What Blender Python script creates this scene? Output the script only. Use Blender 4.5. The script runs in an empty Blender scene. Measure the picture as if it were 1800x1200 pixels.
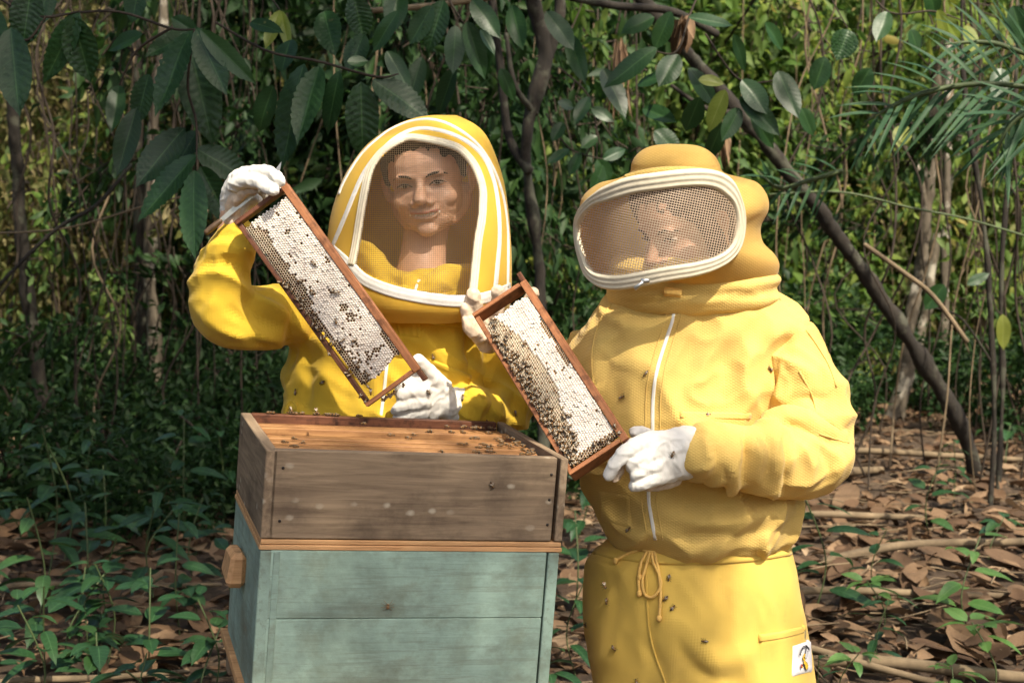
import bpy, math, random
import numpy as np
from mathutils import Vector, Matrix, Quaternion, noise
from mathutils.bvhtree import BVHTree
R = math.radians
random.seed(7); rng = np.random.default_rng(7)
scene = bpy.context.scene
COL = scene.collection

# ------------------------------------------------------------------ camera, sky, sun, exposure
PITCH = 6.2
cam_d = bpy.data.cameras.new('camera'); cam_d.lens = 50; cam_d.sensor_width = 36
cam_d.clip_start = 0.05; cam_d.clip_end = 400
cam_d.dof.use_dof = True; cam_d.dof.focus_distance = 2.72; cam_d.dof.aperture_fstop = 7.0
cam = bpy.data.objects.new('camera', cam_d); COL.objects.link(cam)
cam.location = (0, 0, 1.5); cam.rotation_euler = (R(90 - PITCH), 0, 0)
scene.camera = cam
SUN = Vector((0.34, -0.60, 0.90)).normalized()          # towards the sun
sun_el = math.asin(SUN.z); sun_az = math.atan2(SUN.x, SUN.y)
w = bpy.data.worlds.new('World'); scene.world = w; w.use_nodes = True
nt = w.node_tree; bg = nt.nodes['Background']
sky = nt.nodes.new('ShaderNodeTexSky'); sky.sky_type = 'NISHITA'; sky.sun_disc = False
sky.sun_elevation = sun_el; sky.sun_rotation = sun_az; sky.air_density = 1.0; sky.dust_density = 4.0; sky.ozone_density = 0.1
nt.links.new(sky.outputs[0], bg.inputs[0]); bg.inputs[1].default_value = 0.15
sl = bpy.data.lights.new('sun', 'SUN'); sl.energy = 4.1; sl.angle = R(0.8); sl.color = (1.0, 0.90, 0.73)
so = bpy.data.objects.new('sun', sl); COL.objects.link(so)
so.rotation_euler = SUN.to_track_quat('Z', 'Y').to_euler(); so.location = (4, -4, 9)
scene.view_settings.view_transform = 'Standard'; scene.view_settings.look = 'None'
scene.view_settings.exposure = 0.92; scene.view_settings.gamma = 1; scene.view_settings.use_curve_mapping = False
scene.render.engine = 'CYCLES'
cy = scene.cycles
cy.use_denoising = True; cy.denoiser = 'OPENIMAGEDENOISE'
cy.max_bounces = 7; cy.diffuse_bounces = 4; cy.glossy_bounces = 3; cy.transmission_bounces = 4; cy.transparent_max_bounces = 8
cy.caustics_reflective = False; cy.caustics_refractive = False; cy.sample_clamp_indirect = 6

_p = R(PITCH); CUP = Vector((0, math.sin(_p), math.cos(_p))); CFW = Vector((0, math.cos(_p), -math.sin(_p))); CO = Vector((0, 0, 1.5))
def ray(px, py):
    return (Vector((1, 0, 0)) * ((px - 900) / 2500) + CUP * ((600 - py) / 2500) + CFW)
def P(px, py, Y):
    d = ray(px, py); return CO + d * (Y / d.y)
def proj(v):
    q = v - CO; f = q.dot(CFW); return 900 + 2500 * q.x / f, 600 - 2500 * q.dot(CUP) / f
def mpx(n, Y): return n * Y / 2500.0

# ------------------------------------------------------------------ object helpers
def tag(o, label=None, cat=None, group=None, kind=None):
    if label: o['label'] = label
    if cat: o['category'] = cat
    if group: o['group'] = group
    if kind: o['kind'] = kind
    return o
def empty(name, loc=(0, 0, 0)):
    o = bpy.data.objects.new(name, None); o.empty_display_size = .05; COL.objects.link(o); o.location = loc
    return o
def mesh_np(name, V, F, smooth=True, mats=None, mi=None, uv=None):
    V = np.asarray(V, np.float32).reshape(-1, 3)
    me = bpy.data.meshes.new(name)
    if isinstance(F, np.ndarray):
        n, k = F.shape
        me.vertices.add(len(V)); me.vertices.foreach_set('co', V.ravel())
        me.loops.add(n * k); me.loops.foreach_set('vertex_index', F.astype(np.int32).ravel())
        me.polygons.add(n); me.polygons.foreach_set('loop_start', np.arange(0, n * k, k, dtype=np.int32))
        me.polygons.foreach_set('loop_total', np.full(n, k, np.int32))
    else:
        me.from_pydata([tuple(map(float, v)) for v in V], [], F)
    me.update(calc_edges=True)
    if isinstance(F, np.ndarray) and k == 4:
        me.validate()
    for m in (mats or []): me.materials.append(m)
    if mi is not None: me.polygons.foreach_set('material_index', np.asarray(mi, np.int32))
    me.polygons.foreach_set('use_smooth', np.full(len(me.polygons), smooth, bool))
    if uv is not None:
        l = me.uv_layers.new(name='UVMap'); idx = np.empty(len(me.loops), np.int32); me.loops.foreach_get('vertex_index', idx)
        l.data.foreach_set('uv', np.asarray(uv, np.float32)[idx].ravel())
    return me
def obj(name, me, parent=None, mat=None, world=True):
    """link a mesh whose vertices are in world space (or local when world=False) under a parent"""
    if mat is not None:
        me.materials.clear(); me.materials.append(mat)
    o = bpy.data.objects.new(name, me); COL.objects.link(o)
    if parent is not None:
        o.parent = parent
        if world:
            q = Vector((0, 0, 0)); a = parent
            while a is not None: q += Vector(a.location); a = a.parent
            o.location = -q
    return o
def merge(parts):
    Vs, Fs, n = [], [], 0
    for V, F in parts:
        V = np.asarray(V, float).reshape(-1, 3); Vs.append(V)
        Fs += [tuple(int(i) + n for i in f) for f in F]; n += len(V)
    return np.vstack(Vs), Fs
def catmull(A, n):
    A = np.asarray(A, float); m = len(A)
    t = np.linspace(0, m - 1, n); i = np.clip(t.astype(int), 0, m - 2); f = (t - i)[:, None]
    g = lambda k: A[np.clip(k, 0, m - 1)]
    p0, p1, p2, p3 = g(i - 1), g(i), g(i + 1), g(i + 2)
    return .5 * ((2 * p1) + (-p0 + p2) * f + (2 * p0 - 5 * p1 + 4 * p2 - p3) * f**2 + (-p0 + 3 * p1 - 3 * p2 + p3) * f**3)
def rings(C, Rv, Uv, a, b, nseg=32, pw=1.0, cap=True):
    """C,Rv,Uv (n,3); a,b (n)"""
    n = len(C); th = np.linspace(0, 2 * np.pi, nseg, endpoint=False)
    c = np.sign(np.cos(th)) * abs(np.cos(th))**pw; s = np.sign(np.sin(th)) * abs(np.sin(th))**pw
    V = C[:, None] + Rv[:, None] * (a[:, None] * c)[..., None] + Uv[:, None] * (b[:, None] * s)[..., None]
    V = V.reshape(-1, 3); F = []
    for i in range(n - 1):
        for j in range(nseg):
            k = (j + 1) % nseg; F.append((i * nseg + j, i * nseg + k, (i + 1) * nseg + k, (i + 1) * nseg + j))
    if cap:
        F.append(tuple(range(nseg - 1, -1, -1))); F.append(tuple(range((n - 1) * nseg, n * nseg)))
    return V, F
def torso(rows, nseg=40, n=40, pw=.88, yaw=0):
    """rows (py, xl, xr, Y, b): horizontal sections given by their outline"""
    A = []
    for py, xl, xr, Y, b in rows:
        c = P((xl + xr) / 2, py, Y); A.append((c.x, c.y, c.z, (P(xr, py, Y).x - P(xl, py, Y).x) / 2, b))
    A = catmull(A, n); C = A[:, :3]
    X = np.tile([math.cos(yaw), math.sin(yaw), 0], (n, 1)); U = np.tile([-math.sin(yaw), math.cos(yaw), 0], (n, 1))
    return rings(C, X, U, A[:, 3], A[:, 4], nseg, pw)
def limb3(pts, rad, ratio=1.0, nseg=20, n=30, pw=1.0):
    """tapered tube along 3-D points"""
    A = catmull(np.hstack([np.asarray(pts, float), np.asarray(rad, float)[:, None]]), n)
    C = A[:, :3]; T = np.gradient(C, axis=0); T /= np.linalg.norm(T, axis=1)[:, None] + 1e-12
    up = np.array([0, 1.0, 0]); X = np.cross(T, up); L = np.linalg.norm(X, axis=1)[:, None]; X = X / np.maximum(L, 1e-6)
    for i in range(n):
        if L[i, 0] < .05: X[i] = (1, 0, 0)
    U = np.cross(X, T)
    # round ends
    h0 = C[0] - T[0] * A[0, 3] * .6; h1 = C[-1] + T[-1] * A[-1, 3] * .6
    C2 = np.vstack([h0, C, h1]); X2 = np.vstack([X[0], X, X[-1]]); U2 = np.vstack([U[0], U, U[-1]])
    r = np.concatenate([[A[0, 3] * .45], A[:, 3], [A[-1, 3] * .45]])
    return rings(C2, X2, U2, r, r * ratio, nseg, pw)
def limb(rows, ratio=1.0, nseg=20, n=30, pw=1.0):
    """rows (px,py,Y,r_px)"""
    return limb3([P(x, y, Y) for x, y, Y, r in rows], [mpx(r, Y) for x, y, Y, r in rows], ratio, nseg, n, pw)
def ellipsoid(c, r, rot=None, nu=20, nv=12):
    th = np.linspace(0, 2 * np.pi, nu, endpoint=False); ph = np.linspace(-np.pi / 2, np.pi / 2, nv)[1:-1]
    V = [(0, 0, -1)] + [(math.cos(p) * math.cos(t), math.cos(p) * math.sin(t), math.sin(p)) for p in ph for t in th] + [(0, 0, 1)]
    V = np.array(V) * np.array(r)
    if rot is not None: V = V @ np.array(rot.to_matrix() if hasattr(rot, 'to_matrix') else rot).T
    V = V + np.array(c); F = []; m = len(ph)
    for j in range(nu):
        k = (j + 1) % nu; F.append((0, 1 + k, 1 + j)); F.append((1 + (m - 1) * nu + j, 1 + (m - 1) * nu + k, len(V) - 1))
        for i in range(m - 1): F.append((1 + i * nu + j, 1 + i * nu + k, 1 + (i + 1) * nu + k, 1 + (i + 1) * nu + j))
    return V, F
def fuse(parts, voxel, smooth=4, fac=.5):
    V, F = merge(parts); me = bpy.data.meshes.new('tmp'); me.from_pydata([tuple(v) for v in V], [], F)
    o = bpy.data.objects.new('tmp', me); COL.objects.link(o)
    m = o.modifiers.new('r', 'REMESH'); m.mode = 'VOXEL'; m.voxel_size = voxel; m.adaptivity = 0
    if smooth:
        s = o.modifiers.new('s', 'SMOOTH'); s.factor = fac; s.iterations = smooth
    dg = bpy.context.evaluated_depsgraph_get(); ev = o.evaluated_get(dg)
    out = bpy.data.meshes.new_from_object(ev); bpy.data.objects.remove(o); bpy.data.meshes.remove(me)
    return out
def getV(me):
    a = np.empty(len(me.vertices) * 3, np.float32); me.vertices.foreach_get('co', a); return a.reshape(-1, 3).astype(float)
def getN(me):
    a = np.empty(len(me.vertices) * 3, np.float32); me.vertices.foreach_get('normal', a); return a.reshape(-1, 3).astype(float)
def setV(me, V):
    me.vertices.foreach_set('co', V.astype(np.float32).ravel()); me.update()
def bvh_of(me):
    return BVHTree.FromPolygons([v.co[:] for v in me.vertices], [p.vertices[:] for p in me.polygons])
def hit(bvh, px, py, back=None):
    d = ray(px, py).normalized(); h = bvh.ray_cast(CO, d)
    if h[0] is None:
        q = P(px, py, back or 2.75); h = bvh.find_nearest(q)
        return h[0], h[1]
    n = h[1]
    return h[0], (n if n.dot(d) < 0 else -n)
def resample(pts, step):
    pts = np.asarray(pts, float); L = np.linalg.norm(np.diff(pts, axis=0), axis=1).sum()
    n = max(3, int(L / step)); A = catmull(pts, max(60, n * 3)); d = np.concatenate([[0], np.cumsum(np.linalg.norm(np.diff(A, axis=0), axis=1))])
    t = np.linspace(0, d[-1], n); return np.stack([np.interp(t, d, A[:, k]) for k in range(A.shape[1])], 1)
def relax(me, it, idx=None, fac=.5):
    V = getV(me); E = np.empty(len(me.edges) * 2, np.int32); me.edges.foreach_get('vertices', E); E = E.reshape(-1, 2)
    cnt = np.bincount(E.ravel(), minlength=len(V)).astype(float)[:, None]; cnt[cnt == 0] = 1
    w_ = np.full((len(V), 1), fac) if idx is None else (idx * fac)[:, None]
    for _ in range(it):
        S = np.zeros_like(V)
        for k in range(3): S[:, k] = np.bincount(E[:, 0], V[E[:, 1], k], len(V)) + np.bincount(E[:, 1], V[E[:, 0], k], len(V))
        V = V + (S / cnt - V) * w_
    setV(me, V)
def folds(me, strokes, passes=1):
    """sculpt ridges (h>0) and creases (h<0) along strokes: ([(px,py)...], width_px, height_mm)"""
    bvh = bvh_of(me); V = getV(me); N0 = getN(me); D = np.zeros_like(V); touched = np.zeros(len(V))
    for pts, wpx, h in strokes:
        pp = resample(pts, 5.0); S = []; NN = []
        for x, y in pp:
            q = hit(bvh, x, y); S.append(q[0]); NN.append(q[1])
        S = np.array(S); NN = np.array(NN); wm = wpx * 2.7 / 2500
        for _ in range(4):
            NN[1:-1] = (NN[:-2] + NN[1:-1] + NN[2:]) / 3; S[1:-1] = (S[:-2] + S[1:-1] * 2 + S[2:]) / 4
        NN /= np.linalg.norm(NN, axis=1)[:, None]
        lo, hi = S.min(0) - 3 * wm, S.max(0) + 3 * wm
        idx = np.where(((V > lo) & (V < hi)).all(1))[0]
        if not len(idx): continue
        d2 = ((V[idx, None, :] - S[None]) ** 2).sum(2); j = d2.argmin(1); dm = d2[np.arange(len(idx)), j]
        t = j / max(1, len(S) - 1); env = np.sin(np.pi * np.clip(t * .9 + .05, 0, 1)) ** .6
        facing = np.clip((N0[idx] * NN[j]).sum(1) * 1.6, 0, 1); g = env * np.exp(-dm / wm**2) * facing
        D[idx] += NN[j] * (h * .001 * g)[:, None]; touched[idx] = np.maximum(touched[idx], np.exp(-dm / (2.2 * wm)**2))
    setV(me, V + D); relax(me, 4, np.clip(touched * 1.3, 0, 1)); return me
def cloth_noise(me, amp, scale, seed=0, squash=(1, 1, 1)):
    V = getV(me); N = getN(me)
    D = np.array([noise.noise(Vector((v[0] * scale * squash[0] + seed, v[1] * scale * squash[1], v[2] * scale * squash[2]))) for v in V])
    setV(me, V + N * (D * amp)[:, None]); return me
def crumple(me, amp, scale, seed=0, M3=None, mask=None):
    """wrinkle network: ridged noise, stretched along the axes of M3"""
    V = getV(me); Nn = getN(me); Q = V if M3 is None else V @ np.array(M3).T; D = np.zeros(len(V))
    for i, q in enumerate(Q):
        p = Vector(q) * scale + Vector((seed, seed * .7, 0)); wv = noise.noise(p * .6) * .9
        p = p + Vector((wv, wv * .6, -wv)); a = 1 - abs(noise.noise(p)) * 2.2; b = 1 - abs(noise.noise(p * 2.1 + Vector((5, 1, 2)))) * 2.4
        D[i] = max(0, a) ** 2.2 + .35 * max(0, b) ** 2 - .42
    if mask is not None: D = D * mask(V)
    setV(me, V + Nn * (D * amp)[:, None]); relax(me, 3)
def strip(pts, nrm, width, prof, closed=False, lift=0.0):
    """sweep a cross profile [(s,h)] (s across in -1..1, h metres) along points with normals"""
    pts = np.asarray(pts, float); nrm = np.asarray(nrm, float); n = len(pts)
    T = (np.roll(pts, -1, 0) - np.roll(pts, 1, 0)) if closed else np.gradient(pts, axis=0)
    T /= np.linalg.norm(T, axis=1)[:, None] + 1e-12
    S = np.cross(T, nrm); S /= np.linalg.norm(S, axis=1)[:, None] + 1e-12; Nn = np.cross(S, T)
    wd = np.broadcast_to(np.asarray(width, float), (n,)); prof = np.asarray(prof, float); m = len(prof)
    V = pts[:, None] + S[:, None] * (wd[:, None] * .5 * prof[None, :, 0])[..., None] + Nn[:, None] * (prof[None, :, 1] + lift)[..., None]
    F = []
    for i in range(n if closed else n - 1):
        k = (i + 1) % n
        for j in range(m):
            q = (j + 1) % m; F.append((i * m + j, i * m + q, k * m + q, k * m + j))
    if not closed: F += [tuple(range(m)), tuple(range((n - 1) * m, n * m))[::-1]]
    return V.reshape(-1, 3), F
def band_prof(h, ridges=0, m=13, base=-.003):
    s = np.linspace(-1, 1, m); t = h * (1 - np.abs(s)**6) + (h * .16 * np.cos(ridges * np.pi * s) if ridges else 0)
    t[0] = t[-1] = 0
    return [(a, b) for a, b in zip(s, t)] + [(1, base), (-1, base)]
def drape(bvh, pxpts, width_px, h, Y=2.75, ridges=0, closed=False, step=6, lift=0.0, smooth_n=3, m=13):
    pp = resample(list(pxpts) + ([pxpts[0]] if closed else []), step)
    if closed: pp = pp[:-1]
    pts, nr = [], []
    for x, y in pp:
        a, b = hit(bvh, x, y, Y); pts.append(a[:]); nr.append(b[:])
    pts = np.array(pts); nr = np.array(nr)
    for _ in range(smooth_n):
        for arr in (pts, nr):
            if closed: arr[:] = (np.roll(arr, 1, 0) + 2 * arr + np.roll(arr, -1, 0)) / 4
            else: arr[1:-1] = (arr[:-2] + 2 * arr[1:-1] + arr[2:]) / 4
    return strip(pts, nr, width_px * Y / 2500, band_prof(h, ridges, m), closed, lift)
def tubes(lines, r, sides=4):
    """many thin tubes, as one numpy mesh"""
    Vs, Fs, n0 = [], [], 0; th = np.linspace(0, 2 * np.pi, sides, endpoint=False)
    for L in lines:
        L = np.asarray(L, float); n = len(L)
        if n < 2: continue
        rr = np.broadcast_to(np.asarray(r, float), (n,)) if np.ndim(r) else np.full(n, r)
        T = np.gradient(L, axis=0); T /= np.linalg.norm(T, axis=1)[:, None] + 1e-12
        a = np.array([.3, 1, .2]) if abs(T[:, 1]).mean() < .8 else np.array([1, .1, .3])
        X = np.cross(T, a); X /= np.linalg.norm(X, axis=1)[:, None]; U = np.cross(X, T)
        V = L[:, None] + (X[:, None] * np.cos(th)[None, :, None] + U[:, None] * np.sin(th)[None, :, None]) * rr[:, None, None]
        i = np.arange(n - 1)[:, None] * sides; j = np.arange(sides)[None]; k = (j + 1) % sides
        F = np.stack([i + j, i + k, i + sides + k, i + sides + j], -1).reshape(-1, 4) + n0
        Vs.append(V.reshape(-1, 3)); Fs.append(F); n0 += n * sides
    return np.vstack(Vs), np.vstack(Fs)
def box(sx, sy, sz, c=(0, 0, 0), bev=.0, M=None):
    """box with chamfered edges, 24 corner points joined as hull of 3 slabs"""
    hx, hy, hz = sx / 2, sy / 2, sz / 2; b = min(bev, hx * .6, hy * .6, hz * .6)
    if b <= 0:
        V = [(x, y, z) for x in (-hx, hx) for y in (-hy, hy) for z in (-hz, hz)]
        F = [(0, 1, 3, 2), (4, 6, 7, 5), (0, 4, 5, 1), (2, 3, 7, 6), (0, 2, 6, 4), (1, 5, 7, 3)]
        V = np.array(V, float)
    else:
        V = []; idx = {}
        for x in (-1, 1):
            for y in (-1, 1):
                for z in (-1, 1):
                    for k in range(3):
                        q = [x * (hx - b), y * (hy - b), z * (hz - b)]; q[k] = (x * hx, y * hy, z * hz)[k]
                        idx[(x, y, z, k)] = len(V); V.append(q)
        F = []
        for k in range(3):
            for s in (-1, 1):
                a, c2 = [i for i in range(3) if i != k]; f = []
                for sa, sc in ((-1, -1), (1, -1), (1, 1), (-1, 1)):
                    q = [0, 0, 0]; q[k] = s; q[a] = sa; q[c2] = sc; f.append(idx[(*q, k)])
                F.append(tuple(f))
        for a in range(3):
            k1, k2 = [i for i in range(3) if i != a]
            for s1 in (-1, 1):
                for s2 in (-1, 1):
                    q0 = [0, 0, 0]; q0[k1] = s1; q0[k2] = s2; q1 = list(q0); q0[a] = -1; q1[a] = 1
                    F.append((idx[(*q0, k1)], idx[(*q0, k2)], idx[(*q1, k2)], idx[(*q1, k1)]))
        for x in (-1, 1):
            for y in (-1, 1):
                for z in (-1, 1): F.append((idx[(x, y, z, 0)], idx[(x, y, z, 1)], idx[(x, y, z, 2)]))
        V = np.array(V, float)
    V = V + np.array(c)
    if M is not None: V = (np.array(M.to_3x3()) @ V.T).T + np.array(M.to_translation())
    return V, F
def fixn(me):
    import bmesh
    b = bmesh.new(); b.from_mesh(me); bmesh.ops.recalc_face_normals(b, faces=b.faces); b.to_mesh(me); b.free(); return me
def mk(name, VF, mat, parent=None, smooth=True, world=True, fix=True):
    me = mesh_np(name, VF[0], VF[1], smooth)
    if fix and not isinstance(VF[1], np.ndarray): fixn(me)
    return obj(name, me, parent, mat, world)

# ------------------------------------------------------------------ materials
def new_mat(name):
    m = bpy.data.materials.new(name); m.use_nodes = True; n = m.node_tree.nodes; b = n['Principled BSDF']
    return m, m.node_tree, n, b
def N(nt, typ, **kw):
    n = nt.nodes.new(typ)
    for k, v in kw.items():
        if k.startswith('i_'):
            key = k[2:]; key = int(key) if key.isdigit() else key.replace('_', ' '); n.inputs[key].default_value = v
        else: setattr(n, k, v)
    return n
def ramp(nt, fac, stops, interp='LINEAR'):
    r = nt.nodes.new('ShaderNodeValToRGB'); r.color_ramp.interpolation = interp
    while len(r.color_ramp.elements) < len(stops): r.color_ramp.elements.new(.5)
    for e, (p, c) in zip(r.color_ramp.elements, stops): e.position = p; e.color = (*c, 1) if len(c) == 3 else c
    nt.links.new(fac, r.inputs[0]); return r.outputs[0]
def mix(nt, a, b, fac, mode='MIX'):
    m = nt.nodes.new('ShaderNodeMix'); m.data_type = 'RGBA'; m.blend_type = mode
    for i, v in ((0, fac), (6, a), (7, b)):
        if hasattr(v, 'is_output') or isinstance(v, bpy.types.NodeSocket): nt.links.new(v, m.inputs[i])
        else: m.inputs[i].default_value = v if i == 0 else ((*v, 1) if len(v) == 3 else v)
    return m.outputs[2]
def math_(nt, op, a, b=None):
    m = nt.nodes.new('ShaderNodeMath'); m.operation = op
    for i, v in ((0, a), (1, b)):
        if v is None: continue
        if isinstance(v, bpy.types.NodeSocket): nt.links.new(v, m.inputs[i])
        else: m.inputs[i].default_value = v
    return m.outputs[0]
def coords(nt, scale=(1, 1, 1), rot=(0, 0, 0), out='Object'):
    tc = nt.nodes.new('ShaderNodeTexCoord'); mp = nt.nodes.new('ShaderNodeMapping')
    mp.inputs['Scale'].default_value = scale; mp.inputs['Rotation'].default_value = rot
    nt.links.new(tc.outputs[out], mp.inputs[0]); return mp.outputs[0]
def noise_t(nt, vec, scale, detail=4, rough=.55, dist=0):
    n = N(nt, 'ShaderNodeTexNoise', i_Scale=scale, i_Detail=detail, i_Roughness=rough, i_Distortion=dist)
    nt.links.new(vec, n.inputs['Vector']); return n.outputs['Fac']
def bump(nt, b, h, strength, dist, prev=None):
    n = N(nt, 'ShaderNodeBump', i_Strength=strength, i_Distance=dist); nt.links.new(h, n.inputs['Height'])
    if prev is not None: nt.links.new(prev, n.inputs['Normal'])
    nt.links.new(n.outputs[0], b.inputs['Normal']); return n.outputs[0]

def m_cloth(name, col, weave=.005, wamp=.0006, stain=.25, fine=False, trans=.12):
    m, nt, n, b = new_mat(name); v = coords(nt)
    big = noise_t(nt, v, 7, 5); c = ramp(nt, big, [(.3, tuple(x * .93 for x in col)), (.7, tuple(min(1, x * 1.04) for x in col))])
    sp = noise_t(nt, v, 22, 6, .7); s2 = ramp(nt, sp, [(.60, (0, 0, 0)), (.78, (1, 1, 1))])
    sm = math_(nt, 'MULTIPLY', s2, stain)
    c = mix(nt, c, (col[0] * .5, col[1] * .42, col[2] * .5 + .01), sm)
    gr = ramp(nt, noise_t(nt, v, 3.2, 8, .72, .3), [(.52, (0, 0, 0)), (.8, (1, 1, 1))]); c = mix(nt, c, (col[0] * .62, col[1] * .55, col[2] * .6 + .02), math_(nt, 'MULTIPLY', gr, .5))
    # honeycomb air-mesh weave: three crossed waves
    outs = []
    for rot in ((0, R(58), 0), (0, R(-58), 0)):
        vv = coords(nt, (1, .7, 1), rot); wv = N(nt, 'ShaderNodeTexWave', wave_type='BANDS', bands_direction='X', i_Scale=.31416 / weave, i_Distortion=.5, i_Detail=1.0)
        wv.inputs['Detail Scale'].default_value = .3
        nt.links.new(vv, wv.inputs['Vector']); outs.append(wv.outputs['Fac'])
    h = math_(nt, 'MULTIPLY', outs[0], outs[1])
    dk = math_(nt, 'MULTIPLY', math_(nt, 'SUBTRACT', 1.0, h), .2 if not fine else .0)
    c = mix(nt, c, (col[0] * .72, col[1] * .62, col[2] * .4), dk)
    nt.links.new(c, b.inputs['Base Color']); b.inputs['Roughness'].default_value = .85
    b.inputs['Specular IOR Level'].default_value = .25
    b.inputs['Sheen Weight'].default_value = .15; b.inputs['Sheen Roughness'].default_value = .5
    fz = noise_t(nt, v, 420, 2, .7); h2 = math_(nt, 'ADD', h, math_(nt, 'MULTIPLY', fz, .35)) if not fine else noise_t(nt, v, 260, 4, .7)
    bump(nt, b, h2, .8 if not fine else .45, wamp)
    # a little light comes through the cloth
    tr = N(nt, 'ShaderNodeBsdfTranslucent'); nt.links.new(c, tr.inputs[0]); ms = N(nt, 'ShaderNodeMixShader', i_0=trans)
    nt.links.new(b.outputs[0], ms.inputs[1]); nt.links.new(tr.outputs[0], ms.inputs[2])
    nt.links.new(ms.outputs[0], n['Material Output'].inputs[0]); return m
def m_simple(name, col, rough=.6, var=.12, scale=60, bmp=.0004, spec=.4, metal=0, sss=0, scol=None):
    m, nt, n, b = new_mat(name); v = coords(nt); f = noise_t(nt, v, scale, 6, .6)
    lo = tuple(x * (1 - var) for x in col); hi = tuple(min(1, x * (1 + var)) for x in col)
    nt.links.new(ramp(nt, f, [(.3, scol or lo), (.7, hi)]), b.inputs['Base Color'])
    b.inputs['Roughness'].default_value = rough; b.inputs['Specular IOR Level'].default_value = spec; b.inputs['Metallic'].default_value = metal
    if sss: b.inputs['Subsurface Weight'].default_value = sss; b.inputs['Subsurface Radius'].default_value = (.01, .004, .002)
    if bmp: bump(nt, b, f, .6, bmp)
    return m
def m_wood(name, light, dark, grain=(6, 90, 90), knots=.5, rough=.7, paint=None, wear=.5, stains=None, seed=0, spots=None):
    """grain runs along local X"""
    m, nt, n, b = new_mat(name); v = coords(nt, grain); v0 = coords(nt, (1, 1, 1), (0, 0, seed))
    g = noise_t(nt, v, 1.0, 8, .65, .8); f2 = noise_t(nt, v0, 5, 4, .6)
    c = ramp(nt, g, [(.32, dark), (.62, light)])
    c = mix(nt, c, tuple(x * .45 for x in dark), math_(nt, 'MULTIPLY', ramp(nt, f2, [(.45, (0, 0, 0)), (.75, (1, 1, 1))]), knots))
    h = g
    if paint:
        pm = noise_t(nt, coords(nt, (.5, 2, 2)), 9, 9, .72); c2 = ramp(nt, noise_t(nt, v0, 11, 7, .62), [(.3, tuple(x * .68 for x in paint)), (.55, paint), (.75, tuple(x * 1.22 for x in paint))])
        grime = ramp(nt, noise_t(nt, coords(nt, (1.2, 1, 2.2)), 4.2, 7, .68), [(.5, (0, 0, 0)), (.72, (1, 1, 1))])
        c2 = mix(nt, c2, (.12, .12, .085), math_(nt, 'MULTIPLY', grime, .8))
        c = mix(nt, c2, c, math_(nt, 'MULTIPLY', ramp(nt, pm, [(.62, (0, 0, 0)), (.72, (1, 1, 1))]), wear))
        ln = ramp(nt, noise_t(nt, coords(nt, (2.5, 60, 60)), 1.5, 5, .7), [(.40, (1, 1, 1)), (.46, (0, 0, 0))])
        c = mix(nt, c, (.17, .2, .16), math_(nt, 'MULTIPLY', ln, .38))
    if paint:
        sm = ramp(nt, noise_t(nt, coords(nt, (1, 1, 1), (0, 0, 1)), 2.6, 8, .75, .4), [(.46, (0, 0, 0)), (.68, (1, 1, 1))]); c = mix(nt, c, (.075, .085, .065), math_(nt, 'MULTIPLY', sm, .5))
        sc = ramp(nt, noise_t(nt, coords(nt, (30, 3, 3), (0, .9, .5)), 1.6, 4, .6), [(.735, (0, 0, 0)), (.75, (1, 1, 1))]); c = mix(nt, c, (.5, .48, .42), math_(nt, 'MULTIPLY', sc, .5))
        dt = ramp(nt, noise_t(nt, v0, 95, 3, .6), [(.74, (0, 0, 0)), (.77, (1, 1, 1))]); c = mix(nt, c, (.05, .04, .03), math_(nt, 'MULTIPLY', dt, .7))
    if stains:
        st = ramp(nt, noise_t(nt, v0, stains[1], 6, .7), [(.5, (0, 0, 0)), (.66, (1, 1, 1))]); c = mix(nt, c, stains[0], math_(nt, 'MULTIPLY', st, stains[2]))
    if spots:
        vo = N(nt, 'ShaderNodeTexVoronoi', i_Scale=spots[1]); vo.inputs['Randomness'].default_value = 1; nt.links.new(coords(nt, (1, 1, 1.5)), vo.inputs['Vector'])
        gate = ramp(nt, noise_t(nt, v0, 6, 3), [(.48, (0, 0, 0)), (.55, (1, 1, 1))])
        dd = math_(nt, 'ADD', vo.outputs['Distance'], math_(nt, 'MULTIPLY', noise_t(nt, v0, 60, 4), .22))
        sp = ramp(nt, dd, [(.22, (1, 1, 1)), (.34, (0, 0, 0))]); c = mix(nt, c, spots[0], math_(nt, 'MULTIPLY', math_(nt, 'MULTIPLY', sp, gate), spots[2]))
    nt.links.new(c, b.inputs['Base Color']); b.inputs['Roughness'].default_value = rough; b.inputs['Specular IOR Level'].default_value = .3
    bump(nt, b, h, .7, .0012); return m
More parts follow.
